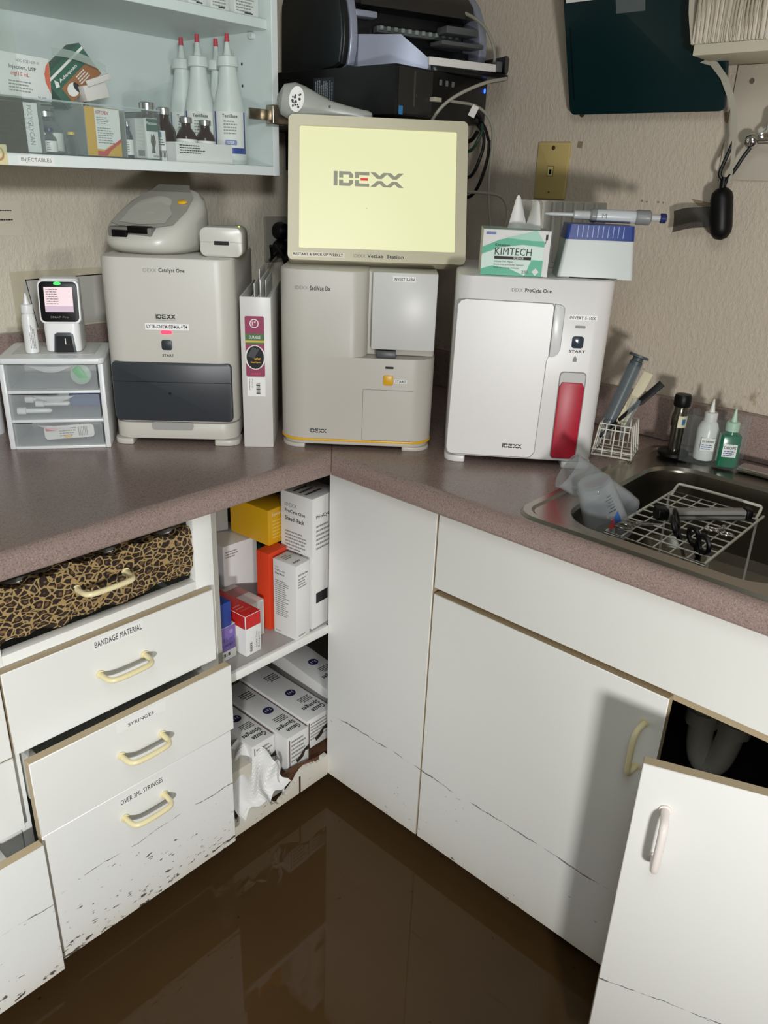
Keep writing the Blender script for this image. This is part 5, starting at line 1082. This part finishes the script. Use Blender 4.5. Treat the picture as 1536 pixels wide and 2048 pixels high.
wcarton('medicine_box', 'green and brown carton with a dog picture, tipped up on its corner', -.296, .352, 0, .092, .045, .056, pr_ad, fc=mat('adequan_side', '2c5c4a', .5), z=1.5080, cat_='medicine box', tilt=(0, math.radians(-41), 0))
t = thing('open_carton_flap', 'small open white carton leaning against the green and brown carton', 'carton', (-.268, .335, 1.5205), rot=(0, math.radians(-14), 0)); mb = MB(); mb.box(0, .045, 0, .03, 0, .024, mat('carton_pale', 'd6cfca', .5), .001); mb.box(.01, .058, -.004, .0, .020, .030, mat('carton_pale', 'd6cfca', .5), .001, M=RY(-6)); mb.build('carton', t)
t = thing('plastic_strip', 'curled translucent plastic strip lying across the cartons', 'plastic strip', (-.325, .330, 1.565)); mb = MB(); mb.grid(lambda u, v: (.095 * u, .004 * math.sin(3 * u), .018 - .016 * u + .012 * v + .006 * math.sin(3 * u)), 14, 2, mat('strip_film', 'a9b5ae', .3, alpha=.7)); mb.build('strip', t)
t = thing('zip_bag', 'flat clear zip bag lying behind the organiser', 'bag', (-.09, .50, 1.4345)); mb = MB(); mb.grid(lambda u, v: (.115 * u, .02 * v + .006 * math.sin(5 * u), .12 * v + .03 * u * v + .004 * math.sin(9 * u)), 16, 10, mat('bag_film', 'aab0b2', .15, alpha=.14, edge=.4)); mb.build('film', t)
t = thing('zip_bag', 'tall clear bag of swabs leaning at the right inside the wall cabinet', 'bag', (.088, .40, 1.4345), rot=(0, math.radians(-4), math.radians(70))); mb = MB(); mb.grid(lambda u, v: (.09 * u, .004 * math.sin(6 * u), .16 * v), 12, 12, mat('bag_film', 'aab0b2', .15, alpha=.14, edge=.4)); 
mb.build('film', t)
for i, (dx, lab) in enumerate(((.03, 'left'), (.055, 'right'))):
    s_ = thing('swab', 'thin white swab in the clear bag, the %s one of two' % lab, 'swab', (.094 + dx * .34, .405 + dx * .94, 1.4355)); mb = MB(); mb.cyl((0, 0, 0), (-.012, 0, .15), .0012, PAPER, 8); mb.build('stick', s_)
# upper shelf cartons: only their feet show
def pr_u(mb, w, d, h): lines(mb, front(0), .004, w - .006, .005, .030, 5, GREYINK); rect(mb, front(0), w * .4, w * .75, .004, .0065, INK)
for i, (x, w_, lab) in enumerate(((.052, .058, 'rightmost white carton on the upper cabinet shelf'), (-.003, .042, 'white carton second from the right on the upper shelf'), (-.052, .040, 'white carton third from the right on the upper shelf'), (-.105, .046, 'white carton fourth from the right on the upper shelf'))):
    wcarton('medicine_box', lab, x, .330, 0, w_, .12, .10, pr_u, z=1.6975, cat_='medicine box')

# ================================================================== CORNER SHELF WITH PC AND PRINTER
cs = thing('corner_wall_shelf', 'dark shelf bracketed in the corner behind the monitor under the computer', 'shelf', (.34, .35, 1.517)); mb = MB(); mb.box(.22, .50, .10, WY - .001, 1.517, 1.5315, BLK, .001); sub(mb, 'board', cs)
for x in (.42, .47): mb = MB(); mb.prism([(WY - .001, 1.5165), (.3, 1.5165), (WY - .001, 1.43)], x, x + .012, BLK, M=Matrix(((0, 0, 1, 0), (1, 0, 0, 0), (0, 1, 0, 0), (0, 0, 0, 1)))); sub(mb, 'bracket', cs)
PCX, PCY, PCZ = .207, .05, 1.5320
pcb = thing('desktop_computer', 'black desktop computer lying flat under the printer', 'computer', (PCX, PCY, PCZ)); mb = MB(); PB = mat('pc_black', '0d0e0f', .4); mb.box(0, .295, .0, .34, 0, .086, PB, .002)
LS = F((-.0004, .34, 0), (0, -1, 0), (0, 0, 1)); rect(mb, LS, .115, .175, .022, .070, mat('pc_label', '26292c', .5)); lines(mb, F((-.0008, .34, 0), (0, 0, 1), (0, 1, 0)), .024, .068, -.172, -.118, 9, mat('pc_label_text', '8d9397', .5)); mb.build('case', pcb)
mb = MB(); f0 = front(0); PG2 = mat('pc_panel', '2b2a27', .45); rect(mb, f0, .008, .110, .004, .082, PG2, .0003); rect(mb, f0, .052, .058, .018, .078, mat('pc_slot', '47453f', .4), .0006); rect(mb, f0, .061, .0625, .034, .040, ALU, .0008); 
for k in range(3): rrect(mb, f0, .130 + k * .020, .139 + k * .020, .062, .072, .001, mat('pc_icon', '6e6e6a', .4), .0005)
mb.build('front_panel', pcb)
mb = MB(); disc(mb, f0, .285, .066, .0035, .005, mat('power_blue', '2a5cff', .4, emit=4), .0008); mb.build('power_light', pcb)
mb = MB(); rrect(mb, f0, .010, .022, .001, .016, .001, mat('badge_blue', '3e83b8', .3), .0010); mb.build('badge', pcb)
pr = thing('printer', 'large black and silver inkjet printer on top of the computer', 'printer', (.212, .203, 1.6190), -20)
YZX = Matrix(((0, 0, 1, 0), (1, 0, 0, 0), (0, 1, 0, 0), (0, 0, 0, 1)))   # profile (y,z) extruded along x
SIL = mat('printer_silver', '9a9fb0', .35, .3); PBK = mat('printer_black', '17181a', .3); PSD = mat('printer_side', '23282a', .45)
def profc(k=0.0, cut=False):
    pts = [(.03, 0), (.004, .006)]
    pts += [(-.006, .03), (-.010, .055), (-.006, .085), (.006, .115), (.028, .145), (.06, .172), (.10, .190), (.16, .20), (.24, .20), (.30, .185), (.33, .15), (.335, .0)]
    cy, cz = .16, .10
    return [(cy + (y - cy) * (1 + k), max(.0, cz + (z - cz) * (1 + k))) for y, z in pts]
mb = MB(); mb.prism(profc(-.05), .0, .010, PSD, M=YZX, bev=.002); mb.prism(profc(-.015), .0035, .016, PBK, M=YZX, bev=.002)
P = [(.03, .0), (.03, .055), (.055, .060), (.055, .112), (.020, .118), (.028, .140), (.06, .168), (.10, .187), (.16, .197), (.24, .197), (.30, .182), (.33, .15), (.335, 0)]
mb.prism(P, .033, .320, PBK, M=YZX, bev=.002); mb.build('body', pr)
mb = MB(); mb.prism(profc(.0), .0165, .033, SIL, M=YZX, bev=.003); mb.build('left_trim', pr); mb = MB(); mb.prism(profc(.0), .3205, .340, SIL, M=YZX, bev=.003); mb.build('right_trim', pr)
mb = MB(); mb.prism([(.015, .116), (.022, .140), (.055, .168), (.10, .1895), (.10, .187), (.056, .165), (.026, .138), (.020, .116)], .050, .318, mat('printer_lid', '2a2826', .25), M=YZX); text(mb, F((.17, .0215, .135), (1, 0, 0), (0, .75, .66)), 'hp', 0, .014, 0, .012, GREYINK, True); mb.build('lid', pr)
mb = MB(); mb.box(.036, .085, .010, .040, .094, .106, SIL, .003); mb.build('control_strip', pr)
mb = MB(); mb.box(.095, .30, .030, .050, .074, .086, mat('roller_strip', '5c615e', .4), .002)
for k in range(12): mb.box(.10 + k * .0165, .108 + k * .0165, .026, .031, .078, .086, mat('roller_teeth', '8c9490', .4), .001)
mb.build('roller_strip', pr)
mb = MB(); mb.box(.235, .315, -.012, .030, .082, .096, mat('printer_grey', '585a5a', .4), .003); mb.box(.215, .318, -.03, .02, .058, .066, mat('printer_grey', '585a5a', .4), .002); mb.build('output_guide', pr)
# fairing and paper tray
P = [(.034, .004), (.034, -.008), (.060, -.030), (.100, -.066), (.150, -.090), (.158, -.088), (.163, -.080), (.150, -.055), (.125, .0), (.110, .028), (.034, .028)]
mb = MB(); bmz = [(x, y) for x, y in P]; n = len(bmz)
def htop(x): return .060 if x < .105 else .060 - .056 * min(1, (x - .105) / .058) ** 1.6
mb.add([(x, y, .0) for x, y in bmz] + [(x * .985 + .0012, y * .97, htop(x)) for x, y in bmz], [[i, (i + 1) % n, n + (i + 1) % n, n + i] for i in range(n)] + [list(range(n))[::-1], list(range(n, 2 * n))], SIL); mb.build('front_fairing', pr)
mb = MB(); mb.prism([(.130, -.02), (.158, -.088), (.170, -.094), (.325, -.090), (.352, -.078), (.362, -.05), (.362, .03), (.130, .03)], -.0005, .010, PBK, bev=.002); mb.prism([(.335, -.088), (.352, -.078), (.362, -.05), (.362, .03), (.345, .03), (.345, -.06)], .010, .045, PBK, bev=.006); mb.build('paper_tray', pr)
mb = MB(); mb.box(.152, .318, -.089, .03, .0105, .0245, PAPER, .0005); mb.build('paper', pr)
mb = MB(); mb.box(.312, .326, -.0925, -.06, .0105, .030, mat('printer_grey', '585a5a', .4), .002); mb.build('paper_stop', pr)
hs = thing('grey_handset', 'pale grey handset with round sticker, lying behind the monitor top', 'handset', (.088, .184, 1.5445), rot=(0, math.radians(9), math.radians(-43)))
mb = MB(); HG_ = mat('handset_grey', '9fa199', .3)
mb.lathe([(.004, -.045), (.026, -.035), (.033, -.015), (.030, .005), (.021, .035), (.0155, .055), (.0135, .085), (.0125, .120), (.013, .128), (.011, .136), (.006, .139)], HG_, T(0, 0, 0) @ RY(90) @ Matrix.Diagonal((1, .8, 1, 1)), 24); mb.build('body', hs)
mb = MB(); fr = F((0, -.0275, 0), (1, 0, 0), (0, 0, 1)); disc(mb, fr, -.008, .003, .014, .022, PAPER); 
rs = random.Random(4)
for k in range(16): a = rs.uniform(-.016, -.001); b = rs.uniform(-.012, .016); disc(mb, F((0, -.0279, 0), (1, 0, 0), (0, 0, 1)), a, b, rs.uniform(.001, .0028), rs.uniform(.001, .0028), INK, n=7)
mb.build('sticker', hs)
mb = MB(); disc(mb, F((0, -.0125, 0), (1, 0, 0), (0, 0, 1)), .055, .004, .0022, .0028, BLACK); mb.build('screw_hole', hs)

# ================================================================== CABLES IN THE CORNER
def cord(name, label, pts, r, m, smooth=2): 
    base = Vector(pts[0]); t = thing(name, label, 'cable', tuple(base)); mb = MB(); mb.tube([Vector(p) - base for p in pts], r, m, 8, smooth=smooth); mb.build('cord', t); return t
cord('grey_cable', 'pale grey cable looping over the printer end and down behind the tray', [(.50, .128, 1.75), (.50, .085, 1.732), (.50, .052, 1.705), (.50, .032, 1.66), (.47, .02, 1.630)], .0035, CORDG)
cord('grey_cable', 'pale grey cable curving from the printer tray down behind the monitor', [(.44, -.04, 1.612), (.38, -.030, 1.600), (.33, .005, 1.572), (.31, .03, 1.545), (.30, .05, 1.50), (.30, .08, 1.40)], .0032, CORDG)
cord('grey_cable', 'pale grey cable dropping straight down the wall right of the monitor', [(.36, .035, 1.567), (.43, .015, 1.565), (.47, .005, 1.535), (.49, .015, 1.49), (.50, .026, 1.42), (.505, .020, 1.36), (.50, .004, 1.30), (.46, -.01, 1.26)], .0030, CORDG)
cord('grey_cable', 'pale grey cable arching low over the wall behind the wipes carton', [(.40, .12, 1.395), (.44, .075, 1.398), (.50, .028, 1.398), (.52, -.005, 1.392), (.52, -.022, 1.36), (.51, -.022, 1.33), (.49, -.02, 1.29)], .0034, CORDG)
def coil(name, label, c, ry, rz, r, m, ph=0, turns=1.0):
    P = []; n = 22
    for i in range(int(n * turns) + 1): a = 2 * math.pi * i / n + ph; P.append((c[0] + .006 * math.sin(3 * a) + .003 * i / n, c[1] - ry * math.cos(a), c[2] + rz * math.sin(a)))
    cord(name, label, P, r, m, 1)
coil('black_cable', 'outermost black cable loop hanging right of the monitor', (.49, .085, 1.47), .058, .085, .0036, CORDB, .4, 1.0)
coil('black_cable', 'inner black cable loop hanging right of the monitor', (.482, .080, 1.485), .044, .058, .0036, CORDB, 1.2, 1.0)
coil('green_cable', 'dark green cable loop twisted among the black ones', (.475, .078, 1.515), .040, .035, .0034, mat('cord_green', '1d3d2c', .5), 2, .8)
coil('black_cable', 'upper black cable bundle loop over the monitor corner', (.470, .075, 1.53), .036, .030, .0042, CORDB, .2, .95)
t = thing('cable_tag', 'small white paper tag wrapped round the cables above the monitor', 'tag', (.40, .02, 1.545), rot=(0, math.radians(25), math.radians(-55))); mb = MB(); mb.box(0, .014, 0, .0015, 0, .022, PAPER); mb.build('tag', t)
t = thing('usb_plug', 'pale plug sticking out of the computer front', 'plug', (.322, .036, 1.5665)); mb = MB(); mb.box(-.012, .010, 0, .0135, -.004, .004, mat('plug_cream', 'b9b39f', .4), .001); mb.build('plug', t)

# ================================================================== RIGHT WALL
jp = thing('phone_jack_plate', 'ochre wall plate with phone jack above the tip rack', 'wall plate', (WX - .0005, -.068, 1.39)); OC = mat('ochre_plate', 'c3ae70', .45)
mb = MB(); mb.prism(rr(-.0405, .0405, 0, .116, .004), 0, .0065, OC, M=Matrix(((0, 0, -1, 0), (-1, 0, 0, 0), (0, 1, 0, 0), (0, 0, 0, 1))), bev=.003); mb.build('plate', jp)
fj = F((-.0068, 0, 0), (0, -1, 0), (0, 0, 1)); mb = MB(); rect(mb, fj, -.011, .006, .046, .068, mat('ochre_dark', '8f7c48', .5)); rect(mb, fj, -.009, .004, .048, .066, mat('ochre_light', 'd6c68e', .5), .0004); rect(mb, fj, -.005, .001, .051, .061, BLACK, .0008); mb.build('jack', jp)
for z in (.104, .014): mb = MB(); mb.cyl((-.0066, 0, z), (-.0080, 0, z), .0042 if z > .05 else .002, mat('screw_dark', '5c4d30', .4, .6), 14); mb.build('screw', jp)
t = thing('wall_screw', 'lone screw in the wall just below the dark green file holder', 'screw', (WX - .0005, -.125, 1.558)); mb = MB(); mb.cyl((0, 0, 0), (-.004, 0, 0), .0045, mat('screw_dark', '5c4d30', .4, .6), 14); mb.build('head', t)
fh_ = thing('file_holder', 'dark teal plastic file holder leaning out from the right-hand wall', 'file holder', (.592, -.112, 1.560), rot=(0, math.radians(-21), math.radians(-0)))
TEAL = mat('dark_teal', '09272a', .3); mb = MB()
Mf = Matrix(((0, 0, -1, 0), (-1, 0, 0, 0), (0, 1, 0, 0), (0, 0, 0, 1)))     # (a,b,c) -> (-c, -a, b)
mb.prism(rr(0, .325, 0, .30, .012), .004, .014, TEAL, M=Mf, bev=.003); mb.prism(rr(.012, .0135, .03, .16, .0005), .014, .0146, BLACK, M=Mf); mb.build('holder', fh_)
mb = MB(); mb.box(-.0165, -.0150, -.20, -.008, .203, .30, PAPER, .0); mb.build('paper', fh_)
mb = MB(); mb.box(-.0152, -.0143, -.170, -.112, .176, .23, mat('grey_tape', '5c6464', .5)); mb.build('tape', fh_)
dp = thing('paper_towel_holder', 'cream shelf bracket carrying the folded paper towels', 'towel holder', (.53, -.55, 1.64)); CRM = mat('cream_enamel', 'd3cbb4', .45)
mb = MB(); mb.box(.47, WX - .0006, -.80, -.405, 1.634, 1.651, CRM, .001); sub(mb, 'shelf_plate', dp)
mb = MB(); mb.box(WX - .006, WX - .0006, -.80, -.437, 1.44, 1.6335, mat('backing_board', 'c9c0b0', .5), .001); mb.cyl((WX - .0062, -.468, 1.606), (WX - .0085, -.468, 1.606), .0045, CHROME, 14); sub(mb, 'backing_board', dp)
pt_ = thing('paper_towels', 'thick stack of folded cream paper towels at the top right', 'paper towels', (.53, -.55, 1.6515)); mb = MB()
rs = random.Random(2)
TWM = mat('towel_paper', 'ddd5c5', .9); yy = -.398
while yy > -.79:
    th = rs.uniform(.0045, .009); dx = rs.uniform(-.002, .002); 
    mb.grid(lambda u, v: (.468 + dx + .004 * math.sin(v * 3.1) * -1.6 + .12 * u, yy - .001 * math.sin(v * 9 + yy * 60) + (.012 * math.sin(v * 3.0) if yy > -.405 else 0), 1.6515 + .16 * v), 1, 10, TWM)
    mb.box(.470 + dx, WX - .01, yy - th * .86, yy, 1.6516, 1.81, TWM, .002, 1); yy -= th
sub(mb, 'stack', pt_)
sp_ = thing('plastic_strap', 'pale translucent strap hanging from the towel shelf to the hook', 'strap', (.545, -.40, 1.633)); mb = MB()
SPt = [(.545, -.395, 1.636), (.545, -.415, 1.630), (.548, -.436, 1.608), (.552, -.456, 1.572), (.555, -.467, 1.54), (.557, -.474, 1.50), (.559, -.477, 1.46), (.560, -.478, 1.432)]
def strap(u, v):
    k = u * (len(SPt) - 1); i = min(int(k), len(SPt) - 2); p = Vector(SPt[i]).lerp(Vector(SPt[i + 1]), k - i); wd = .016 * (1 - .55 * u); return p + Vector((-.3, -1, .35)).normalized() * (v - .5) * wd
mb.grid(strap, 28, 2, mat('strap_plastic', 'bdb8a8', .35)); sub(mb, 'strap', sp_)
hk = thing('chrome_hook', 'chrome knob and lever fixed at the right edge of the wall', 'hook', (.57, -.50, 1.505)); mb = MB()
mb.lathe([(.0, -.010), (.010, -.009), (.0135, -.002), (.0135, .004), (.010, .010), (.006, .012)], CHROME, T(0, .0, 0) @ RX(90), 24); mb.build('knob', hk)
mb = MB(); mb.cyl((0, -.008, 0), (0, -.09, .002), .0055, CHROME, 16); mb.build('rod', hk); mb = MB(); mb.prism(rr(.022, .060, .012, .05, .010), -.004, .004, CHROME, M=Mf, bev=.002); mb.tube([(0, -.018, .004), (0, -.014, .012), (0, -.022, .022)], .003, CHROME, 8); mb.build('lever_plate', hk)
mb = MB(); mb.cyl((.005, -.05, 0), (.0394, -.05, 0), .006, CHROME, 14); mb.build('wall_post', hk)
bh = thing('bag_dispenser', 'black capsule bag dispenser hanging by its strap with a bag pulled out', 'bag dispenser', (.572, -.478, 1.338)); mb = MB()
def bp(p): return Vector(p) - bh.location
cap_M = align(bp((.572, -.474, 1.352)), bp((.566, -.466, 1.412)))
mb.lathe([(.0, -.020), (.012, -.016), (.019, -.006), (.0205, .004), (.0205, .056), (.018, .066), (.011, .073), (.006, .0745), (.0, .075)], BLK, cap_M, 28); mb.build('capsule', bh)
mb = MB(); mb.tube([bp(p) for p in ((.566, -.466, 1.424), (.564, -.463, 1.440), (.560, -.455, 1.448), (.560, -.461, 1.47), (.562, -.471, 1.508))], .0035, BLK, 8, smooth=2); mb.tube([bp(p) for p in ((.566, -.466, 1.424), (.564, -.470, 1.440), (.562, -.482, 1.455), (.563, -.492, 1.478), (.566, -.502, 1.496))], .0035, BLK, 8, smooth=2); mb.cyl(bp((.566, -.4645, 1.423)), bp((.565, -.464, 1.444)), .006, BLK, 12); mb.build('strap_loop', bh)
mb = MB(); mb.grid(lambda u, v: bp((.575 + .004 * math.sin(7 * u + 3 * v), -.378 - .085 * u + .004 * v, 1.340 + .020 * u + .040 * v * (1 - .1 * u) + .002 * math.sin(5 * u))), 16, 6, mat('black_bag_film', '15120f', .35, alpha=.82)); mb.build('bag', bh)

# ================================================================== LEFT WALL
ps = thing('wall_poster', 'white paper with a thin black frame taped low on the left wall', 'poster', (-.30, WY - .0004, 1.05)); mb = MB()
fw = F((0, WY - .0012, 0), (1, 0, 0), (0, 0, 1))
rect(mb, fw, -.325, .02, 1.0985, 1.215, mat('poster_border', 'bfb59c', .6)); polyf(mb, fw, [(-.305, 1.0985), (.02, 1.0985), (.02, 1.203), (-.3005, 1.196)], mat('poster_paper', 'b3afa6', .6), .0002)
polyf(mb, fw, [(-.296, 1.1985), (.02, 1.2035), (.02, 1.2012), (-.294, 1.1962)], BLACK, .0004); polyf(mb, fw, [(-.296, 1.1985), (-.294, 1.1962), (-.281, 1.10), (-.2825, 1.10)], BLACK, .0004); sub(mb, 'sheet', ps)
ns = thing('wall_notice', 'white wall note with two short lines of tiny print, above the clear-drawer unit', 'notice', (-.34, WY - .0004, 1.32)); mb = MB(); rect(mb, fw, -.42, -.285, 1.285, 1.35, mat('note_paper', 'd6ccba', .6)); lines(mb, fw, -.415, -.304, 1.312, 1.3175, 1, INK, .0); lines(mb, fw, -.415, -.304, 1.330, 1.335, 1, INK, .0); sub(mb, 'sheet', ns)
op = thing('power_outlet', 'dim grey outlet plate on the left wall beside the monitor', 'outlet', (.385, WY - .0004, 1.25)); mb = MB(); mb.prism(rr(.342, .42, 1.205, 1.318, .004), WY - .006, WY - .0006, mat('outlet_grey', '9c978a', .5), M=Matrix(((1, 0, 0, 0), (0, 0, 1, 0), (0, 1, 0, 0), (0, 0, 0, 1))), bev=.002); sub(mb, 'plate', op)
for z, lab in ((1.283, 'round black plug in the upper outlet socket beside the monitor'), (1.240, 'round black plug in the lower outlet socket beside the monitor')):
    t = thing('power_plug', lab, 'plug', (.385, WY - .0064, z)); mb = MB(); mb.lathe([(.021, 0), (.023, .010), (.019, .03), (.008, .038)], BLK, RX(90), 24); mb.tube([(0, -.035, 0), (0, -.045, -.012), (-.012, -.05, -.06), (-.02, -.05, -.12)], .005, CORDB, 8, smooth=2); mb.build('plug', t)
cord('black_cable', 'black cable hanging from the small pale box down behind the binder', [(.105, .285, 1.28), (.118, .28, 1.262), (.135, .285, 1.235), (.155, .30, 1.19), (.17, .32, 1.12)], .0036, CORDB)
cord('black_cable', 'short black cable crossing towards the outlet plugs', [(.13, .33, 1.2735), (.16, .36, 1.245), (.20, .42, 1.230), (.25, .46, 1.238), (.34, .53, 1.25), (.385, .585, 1.24)], .0036, CORDB)
